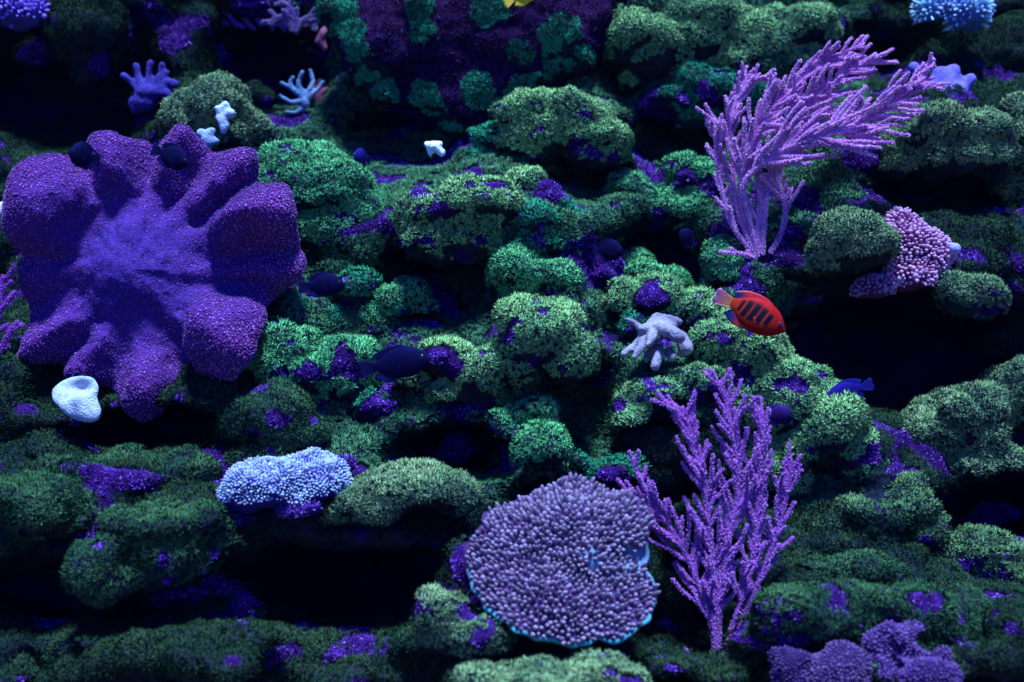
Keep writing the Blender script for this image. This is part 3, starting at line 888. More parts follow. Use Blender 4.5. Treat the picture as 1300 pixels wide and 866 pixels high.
FA, FB, FT = (.40, .095, .36), (.62, .21, .54), (.94, .66, .88)
sea_fan('sea_fan', 'tall lilac sea fan swept to the right above the flame fish', .06, [
    dict(path=[(962, 326), (952, 280, -.005), (945, 232, -.02), (983, 197, -.03), (1039, 172, -.04), (1090, 156, -.035), (1136, 128, -.02), (1178, 98)], n=84, len=(28, 74, 26), ang=30, sides=(1, -1), **{'from': .34}, pull=(.25, 0), fork=.3),
    dict(path=[(960, 326), (930, 286), (915, 236, .0), (909, 186), (908, 158)], n=22, len=(22, 34, 20), ang=34, sides=(1, 1, 1, -.6), **{'from': .2}),
    dict(path=[(958, 326), (946, 284), (941, 236, -.01), (949, 190, -.02), (968, 154, -.02), (996, 118, -.01), (1034, 84), (1096, 56)], n=56, len=(30, 52, 24), ang=28, sides=(1, -1), **{'from': .3}, pull=(.15, 0)),
    dict(path=[(968, 324), (972, 260), (982, 208), (1006, 156), (1040, 118), (1074, 92), (1116, 74)], n=50, len=(34, 56, 24), ang=28, sides=(1, -1), **{'from': .3}, pull=(.2, 0)),
    dict(path=[(955, 318), (936, 262), (930, 206), (926, 158), (940, 114), (960, 96)], n=26, len=(26, 40, 22), ang=30, sides=(1, -1), **{'from': .3}),
    dict(path=[(978, 322), (994, 290), (996, 256), (985, 222), (998, 196), (1030, 150), (1052, 126)], n=26, len=(24, 40, 26), ang=32, sides=(1, -1), **{'from': .25}, pull=(.1, 0)),
    dict(path=[(966, 322), (960, 292), (966, 258), (960, 222)], n=12, len=(24, 34, 26), ang=26, sides=(1, -1)),
    dict(path=[(960, 328), (938, 322, -.01), (914, 320, -.012)], n=2, len=(10, 12, 10), ang=40, sides=(1, -1)),
], FA, FB, FT, 2.5)
GA, GB, GT = (.24, .045, .30), (.37, .085, .42), (.72, .38, .74)
sea_fan('sea_fan', 'upright violet sea fan standing right of the pink table coral', -.20, [
    dict(path=[(908, 836), (905, 800), (890, 752), (866, 694), (836, 652), (806, 636)], n=34, len=(36, 52, 30), ang=34, sides=(1, 1, -1), **{'from': .2}, pull=(-.05, -.5), fork=.15),
    dict(path=[(910, 836), (910, 780), (906, 730), (898, 646), (880, 566), (866, 518)], n=52, len=(30, 56, 30), ang=30, sides=(1, -1), **{'from': .2}, pull=(0, -.4), fork=.2),
    dict(path=[(912, 836), (914, 770), (924, 690), (938, 612), (928, 540), (916, 484)], n=52, len=(30, 54, 24), ang=28, sides=(1, -1), **{'from': .2}, pull=(0, -.4), fork=.2),
    dict(path=[(916, 836), (932, 790), (954, 716), (962, 640), (966, 580), (968, 524)], n=44, len=(26, 46, 26), ang=28, sides=(1, -1), **{'from': .25}, pull=(0, -.4), fork=.2),
    dict(path=[(914, 836), (936, 800), (966, 730), (990, 664), (1000, 620), (1007, 588)], n=24, len=(22, 36, 22), ang=32, sides=(1, -1), **{'from': .3}, pull=(0, -.4), fork=.1),
    dict(path=[(838, 656), (814, 610), (799, 574)], n=3, len=(16, 22, 16), ang=35, sides=(-1, 1), r=1.0),
    dict(path=[(910, 838), (896, 846, -.01), (880, 842, -.02), (866, 828, -.02)], n=3, len=(12, 14, 10), ang=40, sides=(1, -1)),
    dict(path=[(914, 838), (930, 824, -.01), (938, 808, -.01)], n=2, len=(12, 14, 10), ang=40, sides=(1, -1)),
], GA, GB, GT, 2.7)
sea_fan('sea_fan', 'shadowy magenta sea fan twigs cut by the left edge beside the big purple coral', -.04, [
    dict(path=[(-30, 500), (-16, 450), (-4, 410), (2, 372), (4, 352)], n=8, len=(24, 30, 20), ang=38, sides=(1, -1), pull=(.1, -.2)),
    dict(path=[(-26, 500), (-6, 462), (8, 430), (22, 410)], n=5, len=(16, 20, 14), ang=38, sides=(1, -1), pull=(.1, -.2)),
], (.16, .02, .22), (.26, .05, .36), (.5, .2, .6), 3.4)
sea_fan('sea_fan', 'faint drooping purple sea whips hanging at the top edge left of the maroon rock', .42, [
    dict(path=[(262 + 18 * q, -8), (270 + 18 * q, 10 + 3 * q), (284 + 17 * q, 30 + 2 * (q % 3))], n=4, len=(10, 14, 10), ang=25, sides=(1, -1), pull=(.1, .3)) for q in range(6)
], (.10, .03, .24), (.17, .06, .36), (.36, .2, .6), 2.6)

# --- knobbly corals
def knobbly(name, label, cat, blobs, shape, spacing, size, tall, colA, colB, tip, voxel=.006, smooth=5, part='knobs', facing=-.3, skin=None, up=-.6, squash=None, shade=M_HARD, lump=.008):
    v, t = union(blobs, voxel, smooth)
    nn = vnormals(v, t)
    v = v + nn * ((fbm(v * 24, 4, 3) - .5) * lump * 2)[:, None]
    base = np.array((v[:, 0].mean(), v[:, 1].mean(), v[:, 2].min()))
    sk = np.array(skin if skin is not None else np.array(colA) * .6)
    root = link(name, mesh_data(name, v, t, np.tile(sk, (len(v), 1))), shade, None, base)
    tag(root, label, cat)
    p, nn = sample(v, t, int(area(v, t) / spacing ** 2 * 9))
    keep = ((nn * (CAMP - p)).sum(1) > facing) & (nn[:, 2] > up)
    p, nn = p[keep], nn[keep]
    # evenly spaced picks
    pick, grid = [], {}
    cell = spacing
    for i in range(len(p)):
        key = tuple(np.floor(p[i] / cell).astype(int))
        ok = True
        for a in (-1, 0, 1):
            for b in (-1, 0, 1):
                for c in (-1, 0, 1):
                    for q in grid.get((key[0] + a, key[1] + b, key[2] + c), ()):
                        if ((p[q] - p[i]) ** 2).sum() < (spacing * .86) ** 2:
                            ok = False
                            break
                    if not ok: break
                if not ok: break
            if not ok: break
        if ok:
            grid.setdefault(key, []).append(i)
            pick.append(i)
    p, nn = p[pick], nn[pick]
    w = np.clip((fbm(p * 30, 12, 2) - .35) * 3.5, 0, 1)[:, None]
    j = RND.random((len(p), 1))
    cb = (np.array(colA) * (1 - w) + np.array(colB) * w) * (.8 + .4 * j)
    tp = np.array(tip) * (.75 + .5 * RND.random((len(p), 1)))
    lean = nn + (RND.random((len(p), 3)) - .5) * .3
    lean /= np.linalg.norm(lean, axis=1, keepdims=True)
    sz = size * (.6 + .45 * RND.random(len(p)) + .8 * RND.random(len(p)) ** 8)
    V, F, C = stamp(shape, p, lean, sz, tall * (.7 + .6 * RND.random(len(p))), cb, tp)
    tag(link(part, mesh_data(part, V, F, C), shade, root), kind='stuff')
    return root, v, t

# pale blue plate coral
root, v, t = knobbly('plate_coral', 'pale blue-white nubbly plate coral on the dark shelf left of centre', 'coral',
        [ball(345, 620, -.17, 60, 28, 54), ball(400, 616, -.16, 44, 30, 46), ball(316, 630, -.17, 38, 22, 40), ball(388, 592, -.13, 42, 20, 36), ball(345, 602, -.14, 48, 20, 46), ball(418, 608, -.16, 28, 26, 34), ball(360, 634, -.18, 40, 18, 34)],
        BUMP, .0031, .0016, .0026, (.08, .08, .33), (.16, .16, .44), (.44, .50, .62), .005, 3, 'nubs', skin=(.04, .015, .18), up=-.35, lump=.024)
for mb in ([ball(438, 590, -.12, 15, 12, 16)], [ball(372, 648, -.19, 24, 9, 16), ball(395, 644, -.19, 14, 8, 12)]):
    V, T2 = union(mb, .004, 3)
    V = V + vnormals(V, T2) * ((fbm(V * 90, 3, 3) - .5) * .008)[:, None]
    pm = tag(link('purple_margin', mesh_data('purple_margin', V, T2, np.tile((.05, .011, .18), (len(V), 1))), M_CRUST, root), label='violet bare margin of the plate coral')
    gp, gn = sample(V, T2, 2600)
    gi = thin_out(gp, .0022)
    gp, gn = gp[gi], gn[gi] + (RND.random((len(gi), 3)) - .5)
    gn /= np.linalg.norm(gn, axis=1, keepdims=True)
    gj = RND.random((len(gi), 1))
    gc = CRUST_A * (1 - gj) + CRUST_B * gj
    a_, b_, c_ = stamp(GRAIN, gp, gn, .0008 + .0016 * RND.random(len(gi)), .001 + .003 * RND.random(len(gi)) ** 2, gc, gc * .4 + CRUST_TIP * .6 * gj ** 3)
    tag(link('crust_grains', mesh_data('crust_grains', a_, b_, c_, False), M_CRUST, pm), kind='stuff')

# pink table coral: a dished, lobed plate tilted to the viewer
def table_coral():
    y = -.26
    c0 = P(715, 706, y)
    k = K(y)
    nr, ns = 42, 150
    th = np.linspace(0, 2 * np.pi, ns, endpoint=False)
    # outline (degrees, radius in px) seen square-on, x right, up positive
    rim = [(8, 110), (58, 97), (108, 73), (120, 46), (109, 25), (109, 7), (106, -14), (118, -37), (115, -60), (94, -87), (72, -103), (42, -101), (-3, -108), (-14, -99), (-33, -103), (-64, -93), (-89, -73), (-107, -54),
           (-116, -35), (-126, -1), (-123, 18), (-105, 40), (-100, 62), (-78, 75), (-44, 87), (-17, 101)]
    pol = sorted((math.degrees(math.atan2(b, a)) % 360, math.hypot(a, b)) for a, b in rim)
    ang = [pol[-1][0] - 360] + [q[0] for q in pol] + [pol[0][0] + 360]
    rad = [pol[-1][1]] + [q[1] for q in pol] + [pol[0][1]]
    rr = np.interp(np.degrees(th), ang, rad)
    rr = rr * (1 + .012 * np.sin(th * 17) + .012 * np.sin(th * 29 + 1))
    tilt = math.radians(58)                              # plate leans back; its face looks up and to the viewer
    ex = np.array((1, 0, 0))
    ez = np.array((0, math.cos(tilt), math.sin(tilt)))   # 'up' across the plate
    en = np.array((0, -math.sin(tilt), math.cos(tilt)))
    stretch = 1.0 / math.sin(tilt) * .90
    rings = np.linspace(0, 1, nr)
    def front(u, th, R):
        x = u * R * np.cos(th)
        z = u * R * np.sin(th)
        h = -14 * u ** 3 * np.clip(np.sin(th) * .5 + .6, 0, 1) + 7 * np.sin(2 * th + .6) * u ** 2 + 6 * np.sin(5 * th) * u ** 4 + 3 * np.sin(9 * th + 2) * u ** 5
        q = ((x - 38) / 22) ** 2 + ((z + 6) / 20) ** 2
        h = h - 15 * np.exp(-(((x - 84) / 30) ** 2 + ((z - 2) / 13) ** 2)) + 9 * np.exp(-q * 1.2) - 9 * np.exp(-(((x - 32) / 26) ** 2 + ((z + 26) / 16) ** 2))
        h = h + 16 * np.exp(-(((x - 5) / 75) ** 2 + ((z - 45) / 36) ** 2)) + 9 * np.exp(-(((x + 30) / 40) ** 2 + ((z + 50) / 30) ** 2))
        return c0 + (ex * x[..., None] + ez * (z * stretch)[..., None] + en * h[..., None]) * k
    U, TH = np.meshgrid(rings, th, indexing='ij')
    RR = np.tile(rr, (nr, 1))
    fr = front(U, TH, RR)
    thick = (5 + 46 * (1 - U) ** 1.4) * k
    bk = fr - en * thick[..., None] - np.array((0, 0, 0))
    V = np.concatenate((fr.reshape(-1, 3), bk.reshape(-1, 3)))
    ix = np.arange(nr * ns).reshape(nr, ns)
    nx = np.roll(ix, -1, 1)
    ff = np.stack((ix[:-1], ix[1:], nx[1:], nx[:-1]), -1).reshape(-1, 4)
    fb = (ff + nr * ns)[:, ::-1]
    edge = np.stack((ix[-1], ix[-1] + nr * ns, nx[-1] + nr * ns, nx[-1]), -1)
    F = np.concatenate((ff, fb, edge))
    Uf = np.concatenate((U.ravel(), U.ravel()))
    cyan = (np.clip((Uf - .955) / .02, 0, 1) * np.clip(.25 - 1.6 * np.sin(np.concatenate((TH.ravel(), TH.ravel())) - .12), .0, 1))[:, None]
    spot = np.exp(-(((V - front(np.array([.36]), np.array([-.15]), np.array([105.0])))[:, [0, 2]] / (13 * k)) ** 2).sum(1))[:, None]
    spot2 = np.exp(-(((V - front(np.array([.93]), np.array([.03]), np.array([95.0])))[:, [0, 2]] / (20 * k)) ** 2).sum(1))[:, None]
    col = np.array((.07, .025, .10)) * (1 - cyan) + np.array((.07, .30, .34)) * cyan
    sp = np.clip(spot * 1.1 + spot2 * .9, 0, 1)
    col = col * (1 - sp) + np.array((.14, .30, .44)) * sp
    root = link('table_coral', mesh_data('table_coral', V, F, col), M_HARD, None, c0 - np.array((0, -.03, .09)))
    tag(root, 'round pinkish knobby table coral with a cyan rim at the bottom centre', 'coral')
    # knobs
    n = 15000
    u = np.sqrt(RND.random(n)) * .968
    t2 = RND.random(n) * 2 * np.pi
    x0, z0 = u * np.interp(np.degrees(t2), ang, rad) * np.cos(t2), u * np.interp(np.degrees(t2), ang, rad) * np.sin(t2)
    pick = []
    pts = np.stack((x0, z0 * stretch), 1)
    grid = {}
    S = 5.5
    for i in range(n):
        d = ((x0[i] - 38) / 9) ** 2 + ((z0[i] + 6) / 14) ** 2
        d2 = ((x0[i] - 104) / 15) ** 2 + ((z0[i] - 2) / 12) ** 2
        if (d < 1 and RND.random() < .85) or d2 < 1:
            continue
        key = (int(pts[i, 0] // S), int(pts[i, 1] // S))
        s = S * (.8 + .2 * u[i])
        if all(((pts[q] - pts[i]) ** 2).sum() > s * s for a in (-1, 0, 1) for b in (-1, 0, 1) for q in grid.get((key[0] + a, key[1] + b), ())):
            grid.setdefault(key, []).append(i)
            pick.append(i)
    u, t2 = u[pick], t2[pick]
    R2 = np.interp(np.degrees(t2), ang, rad)
    p = front(u, t2, R2)
    e = 1e-3
    du = front(u + e, t2, R2) - front(u - e, t2, R2)
    dt = front(u, t2 + e, R2) - front(u, t2 - e, R2)
    nn = np.cross(du, dt)
    nn /= np.linalg.norm(nn, axis=1, keepdims=True)
    out = (ex * np.cos(t2)[:, None] + ez * np.sin(t2)[:, None]) * (u ** 2)[:, None]
    lean = nn + out * .45 + (RND.random((len(p), 3)) - .5) * .4 + np.array((0, 0, .3))
    lean /= np.linalg.norm(lean, axis=1, keepdims=True)
    j = RND.random((len(p), 1))
    cb = np.array((.10, .032, .11)) * (.8 + .4 * j)
    tp = np.array((.29, .21, .31)) * (.6 + .7 * RND.random((len(p), 1)))
    sz = (2.0 + 1.4 * RND.random(len(p)) + .5 * np.sin(t2).clip(0, 1) * u) * k
    tall = (2.6 + 5.0 * RND.random(len(p)) ** 1.5) * k
    V, F, C = stamp(KNOB2, p, lean, sz, tall, cb, tp)
    tag(link('knobs', mesh_data('knobs', V, F, C), M_HARD, root), kind='stuff')
table_coral()

# pink bubble corals
knobbly('bubble_coral', 'pink and lilac bubble coral cluster beside the smooth olive dome', 'coral',
        [ball(1150, 318, .03, 34, 34, 30), ball(1178, 325, .03, 30, 34, 28), ball(1155, 350, .02, 36, 22, 28), ball(1150, 288, .04, 22, 16, 20)],
        BALL, .0047, .0029, .0038, (.22, .022, .14), (.32, .07, .20), (.56, .28, .46), .005, 4, 'bubbles', up=-.7, lump=.014)
knobbly('bubble_coral', 'small dim pink bubble coral just below the larger bubble cluster', 'coral',
        [ball(1110, 364, .02, 26, 14, 22), ball(1092, 372, .03, 14, 10, 14)], BALL, .0047, .0025, .0030, (.16, .03, .12), (.22, .06, .18), (.34, .16, .32), .005, 3, 'bubbles')
V, T2 = union([ball(1212, 316, .01, 8, 8, 8), ball(1206, 312, .012, 5, 5, 5)], .002, 3)
tag(link('bubble_sponge', mesh_data('bubble_sponge', V, T2, np.tile((.36, .30, .60), (len(V), 1))), M_SOFT, None, P(1212, 324, .01)), 'single large lilac bubble at the right end of the pink cluster', 'sponge')

# frilly corals of the upper corners
knobbly('frilly_coral', 'frilly violet coral in the upper left corner', 'coral',
        [ball(18, 18, .30, 30, 24, 24), ball(45, 14, .30, 18, 18, 18), ball(5, 5, .30, 30, 20, 24)], KNOB, .0062, .0026, .0050, (.10, .08, .42), (.20, .07, .48), (.36, .18, .70), .005, 4, 'frills', lump=.02)
knobbly('frilly_coral', 'glowing blue and mint frilly coral in the upper right corner', 'coral',
        [ball(1188, 12, .34, 24, 18, 22), ball(1222, 14, .33, 30, 24, 24), ball(1238, 26, .33, 18, 14, 18)], KNOB, .0062, .0024, .0055, (.14, .24, .60), (.08, .50, .44), (.52, .66, .86), .005, 4, 'frills', lump=.02)
# violet crust corals at lower right
knobbly('crust_coral', 'hollowed violet crust coral in the lower right moss bed', 'coral',
        [ball(1122, 808, -.32, 24, 9, 20), ball(1150, 800, -.31, 24, 7, 18), ball(1112, 822, -.33, 16, 12, 18), ball(1130, 838, -.34, 26, 11, 20), ball(1175, 850, -.35, 34, 14, 22), ball(1150, 856, -.35, 34, 12, 20), ball(1195, 830, -.33, 14, 12, 16), ball(1140, 826, -.32, 34, 16, 16), ball(1168, 832, -.32, 30, 14, 16)],
        LUMP, .0034, .0015, .0024, (.045, .012, .11), (.085, .025, .14), (.17, .08, .25), .004, 2, 'nodules', lump=.034)
knobbly('crust_coral', 'domed pinkish violet crust coral on the bottom edge right of the lower sea fan', 'coral',
        [ball(1048, 862, -.33, 30, 20, 24), ball(1062, 852, -.33, 16, 12, 16), ball(1030, 850, -.32, 14, 10, 14)], LUMP, .0034, .0015, .0024, (.045, .014, .10), (.075, .025, .12), (.17, .09, .23), .004, 2, 'nodules', lump=.034)
knobbly('crust_coral', 'dusky violet crust coral left of the domed one on the bottom edge', 'coral',
        [ball(1000, 852, -.32, 20, 20, 20), ball(1014, 842, -.32, 12, 12, 14), ball(988, 838, -.31, 10, 9, 12)], LUMP, .0034, .0014, .0022, (.032, .010, .08), (.05, .016, .11), (.11, .055, .18), .004, 2, 'nodules', lump=.034)

# --- finger and lobed soft corals
def hand(label, y, palm, fingers, col, col2, name='finger_coral', voxel=.003, smooth=2):
    blobs = [ball(px, py, y + d, rx, ry, rz) for (px, py, rx, ry, rz, d) in palm]
    for pts, radii in fingers:
        blobs += blob_chain(pts, y, radii, 8)
    return fleshy(name, blobs, voxel, smooth, col, col2, label, 'coral')

hand('white finger coral spreading below the flame fish', -.07, [(826, 418, 18, 9, 16, 0), (842, 414, 18, 8, 16, -.006), (818, 428, 10, 12, 12, .004), (834, 410, 14, 6, 14, .01)],
     [([(816, 420), (806, 410), (796, 406, .005)], [6, 4, 3]), ([(816, 430), (806, 440), (792, 449, -.012)], [8, 5.5, 4.5]), ([(822, 428, -.005), (812, 444, -.018), (805, 454, -.024)], [8, 6, 3.5]),
      ([(836, 408), (848, 405), (862, 409, .004)], [6, 6, 5.5]), ([(838, 416, -.01), (852, 421, -.028), (863, 428, -.036)], [9, 9, 7.5]), ([(850, 418), (866, 430), (872, 442, -.01)], [8, 8, 9]), ([(868, 440), (866, 448)], [8, 6]),
      ([(834, 444, .01), (835, 452, -.012), (832, 465, -.02)], [8, 7.5, 6.5]), ([(828, 410, .01), (832, 402, .012), (844, 401, .012)], [5, 5, 4]), ([(850, 446, .01), (852, 454, .0)], [6, 6]), ([(824, 446, .01), (821, 456, .0)], [5, 4.5]),
      ([(830, 422, -.012), (826, 432, -.024), (822, 438, -.03)], [7, 6, 3.5])],
     (.22, .17, .25), (.38, .33, .37), voxel=.002, smooth=2)
hand('blue-violet hand-shaped soft coral standing above the big purple coral', .26, [(188, 118, 17, 11, 13, 0), (184, 131, 15, 11, 12, 0)],
     [([(176, 114), (164, 102), (157, 96)], [6, 4, 4.5]), ([(180, 110), (175, 96), (173, 84)], [6, 4.5, 5]), ([(189, 108), (189, 94), (191, 81)], [6, 4.5, 5.2]), ([(195, 110), (203, 96), (206, 83)], [6, 4.2, 5]), ([(200, 114), (213, 104), (222, 107)], [7, 5, 5.5]),
      ([(200, 118), (212, 118), (216, 124)], [8, 6, 5]), ([(178, 126), (170, 130), (172, 140)], [8, 8, 6]), ([(198, 106), (208, 98), (212, 92)], [5, 4, 4])],
     (.03, .018, .15), (.065, .04, .25), voxel=.0028)
hand('pale lilac lobed soft coral behind the tip of the upper sea fan', .22, [(1196, 118, 34, 18, 18, 0), (1180, 126, 30, 12, 16, 0)],
     [([(1175, 115), (1165, 92), (1160, 85)], [12, 8, 7]), ([(1196, 112), (1194, 96), (1190, 94)], [16, 12, 8]), ([(1200, 110), (1208, 92), (1211, 89)], [14, 10, 8]), ([(1212, 120), (1226, 108), (1232, 100)], [10, 8, 7]), ([(1206, 108), (1216, 102), (1217, 100)], [10, 7, 6])],
     (.15, .11, .44), (.24, .17, .52), voxel=.0035)
hand('upper white knobbly coral on the olive hump', .14, [(283, 152, 6, 12, 7, 0)],
     [([(280, 142), (276, 138)], [5, 5]), ([(284, 142), (286, 134)], [5, 6]), ([(288, 144), (294, 144)], [6, 6]), ([(283, 156), (284, 166)], [6, 5]), ([(280, 150), (276, 150)], [5, 4]), ([(287, 156), (290, 158)], [4, 4])],
     (.36, .42, .62), (.56, .62, .72), 'knobbly_coral', .003, 3)
hand('lower white knobbly coral against the top of the big purple coral', .13, [(264, 178, 9, 10, 8, 0)],
     [([(258, 172), (255, 169)], [6, 6]), ([(266, 170), (268, 167)], [6, 6]), ([(270, 178), (274, 180)], [5, 5]), ([(262, 184), (262, 190)], [6, 5])],
     (.24, .28, .48), (.38, .43, .60), 'knobbly_coral', .003, 3)
hand('blurred pale blue finger coral in the dark hollow left of the maroon rock', .34, [(388, 130, 6, 10, 8, 0)],
     [([(386, 124), (372, 114), (358, 106)], [4.5, 3.2, 3]), ([(386, 120), (378, 106), (384, 92)], [4.5, 3.2, 3]), ([(390, 120), (398, 106), (394, 90)], [4.5, 3.5, 3]), ([(384, 130), (368, 130), (356, 122)], [4.5, 3.2, 3]), ([(386, 138), (374, 144), (364, 142)], [4.5, 3.2, 3]), ([(392, 124), (404, 114), (410, 104)], [4.5, 3.2, 3]), ([(372, 114), (368, 104), (372, 98)], [3, 2.6, 2.6])],
     (.10, .17, .30), (.26, .34, .50), voxel=.0022)
hand('dim red twiggy coral beside the blurred pale blue finger coral', .36, [(402, 124, 9, 14, 10, 0)],
     [([(402, 116), (406, 100)], [5, 3]), ([(406, 122), (416, 112)], [5, 3]), ([(406, 130), (418, 130)], [5, 3]), ([(400, 134), (404, 144)], [5, 3])],
     (.14, .03, .06), (.20, .05, .12), voxel=.004)
hand('pinkish stub coral hanging by the left end of the maroon rock', .36, [(410, 44, 5, 9, 6, 0)], [([(408, 50), (412, 62)], [5, 4]), ([(406, 46), (402, 54)], [4, 3]), ([(412, 40), (414, 32)], [4, 3])],
     (.20, .05, .12), (.30, .10, .18), voxel=.003)
sea_fan('branching_coral', 'purple branching coral on the overhang at the top edge left of the maroon rock', .34, [
    dict(path=[(372, 40), (368, 26), (352, 22), (342, 30)], n=7, len=(14, 16, 10), ang=50, sides=(1, -1), pull=(0, .2)),
    dict(path=[(374, 40), (376, 24), (366, 8), (356, 2)], n=7, len=(14, 16, 10), ang=50, sides=(1, -1), pull=(0, 0)),
    dict(path=[(374, 42), (386, 26), (400, 20), (404, 28)], n=7, len=(14, 16, 10), ang=50, sides=(1, -1), pull=(0, .2)),
], (.10, .045, .24), (.17, .10, .22), (.34, .27, .4), 3.2)
hand('tiny bright white sponge on the dark ledge under the maroon rock', .17, [(551, 187, 9, 6, 7, 0)], [([(546, 184), (541, 183)], [5, 4]), ([(556, 190), (561, 194)], [6, 5]), ([(545, 191), (547, 198)], [3.5, 3]), ([(552, 184), (558, 183)], [5, 5])],
     (.82, .82, .88), (.9, .9, .92), 'sponge', .0025, 3)
hand('dull yellow sponge scrap beside the right end of the maroon rock', .34, [(772, 86, 10, 5, 6, 0)], [([(778, 86), (786, 90)], [4, 3])], (.40, .42, .16), (.5, .5, .2), 'sponge', .003, 3)
hand('tiny pale pink coral tip at the left edge beside the big purple coral', -.02, [(-2, 268, 9, 9, 8, 0)], [([(0, 264), (2, 258)], [5, 4])], (.6, .5, .7), (.75, .7, .85), 'knobbly_coral', .003, 3)

# --- white cup coral: a shallow wavy ear-shaped bowl
def cup_coral():
    y = -.10
    k = K(y)
    c = P(97, 502, y)
    nr, ns = 22, 72
    th = np.linspace(0, 2 * np.pi, ns, endpoint=False)
    ang = [0, 25, 50, 75, 100, 125, 150, 165, 185, 210, 235, 260, 285, 305, 318, 332, 348, 360]
    rad = [25, 28, 29, 27, 27, 29, 32, 34, 31, 25, 24, 26, 30, 37, 40, 36, 27, 25]
    rr = np.interp(np.degrees(th), ang, rad)
    tilt = math.radians(70)
    ex, ez, en = np.array((1, 0, 0)), np.array((0, math.cos(tilt), math.sin(tilt))), np.array((.1, -math.sin(tilt), math.cos(tilt)))
    U, TH = np.meshgrid(np.linspace(0, 1, nr), th, indexing='ij')
    RR = np.tile(rr, (nr, 1))
    x, z = U * RR * np.cos(TH), U * RR * np.sin(TH) / math.sin(tilt)
    h = -16 * np.exp(-(((x - 2) / 15) ** 2 + ((z - 13) / 10) ** 2)) + 6 * np.exp(-(((x - 1) / 6) ** 2 + ((z + 6) / 12) ** 2)) + 3.5 * np.sin(2 * TH + .5) * U ** 2 - 5 * U ** 6 + 2.2 * np.sin(5 * TH + 1) * U ** 2 * (1 - U)
    fr = c + (ex * x[..., None] + ez * z[..., None] + en * h[..., None]) * k
    th2 = 4 + 22 * (1 - U) ** .7
    bk = fr - en * (th2 * k)[..., None]
    V = np.concatenate((fr.reshape(-1, 3), bk.reshape(-1, 3)))
    ix = np.arange(nr * ns).reshape(nr, ns)
    nx = np.roll(ix, -1, 1)
    ff = np.stack((ix[:-1], ix[1:], nx[1:], nx[:-1]), -1).reshape(-1, 4)
    F = np.concatenate((ff, (ff + nr * ns)[:, ::-1], np.stack((ix[-1], ix[-1] + nr * ns, nx[-1] + nr * ns, nx[-1]), -1)))
    w = fbm(V * 60, 3, 3)[:, None]
    col = np.array((.30, .33, .48)) * (1 - w) + np.array((.55, .58, .64)) * w
    root = link('cup_coral', mesh_data('cup_coral', V, F, col), M_SOFT, None, c + np.array((0, .02, -.04)))
    tag(root, 'glowing white ear-shaped cup coral under the big purple soft coral', 'coral')
    v, t = union(blob_chain([(99, 508, .02), (101, 518, .04), (103, 528, .07)], y, [12, 10, 14], 6), .004, 3)
    link('stalk', mesh_data('stalk', v, t, np.tile((.05, .045, .09), (len(v), 1))), M_SOFT, root)
cup_coral()

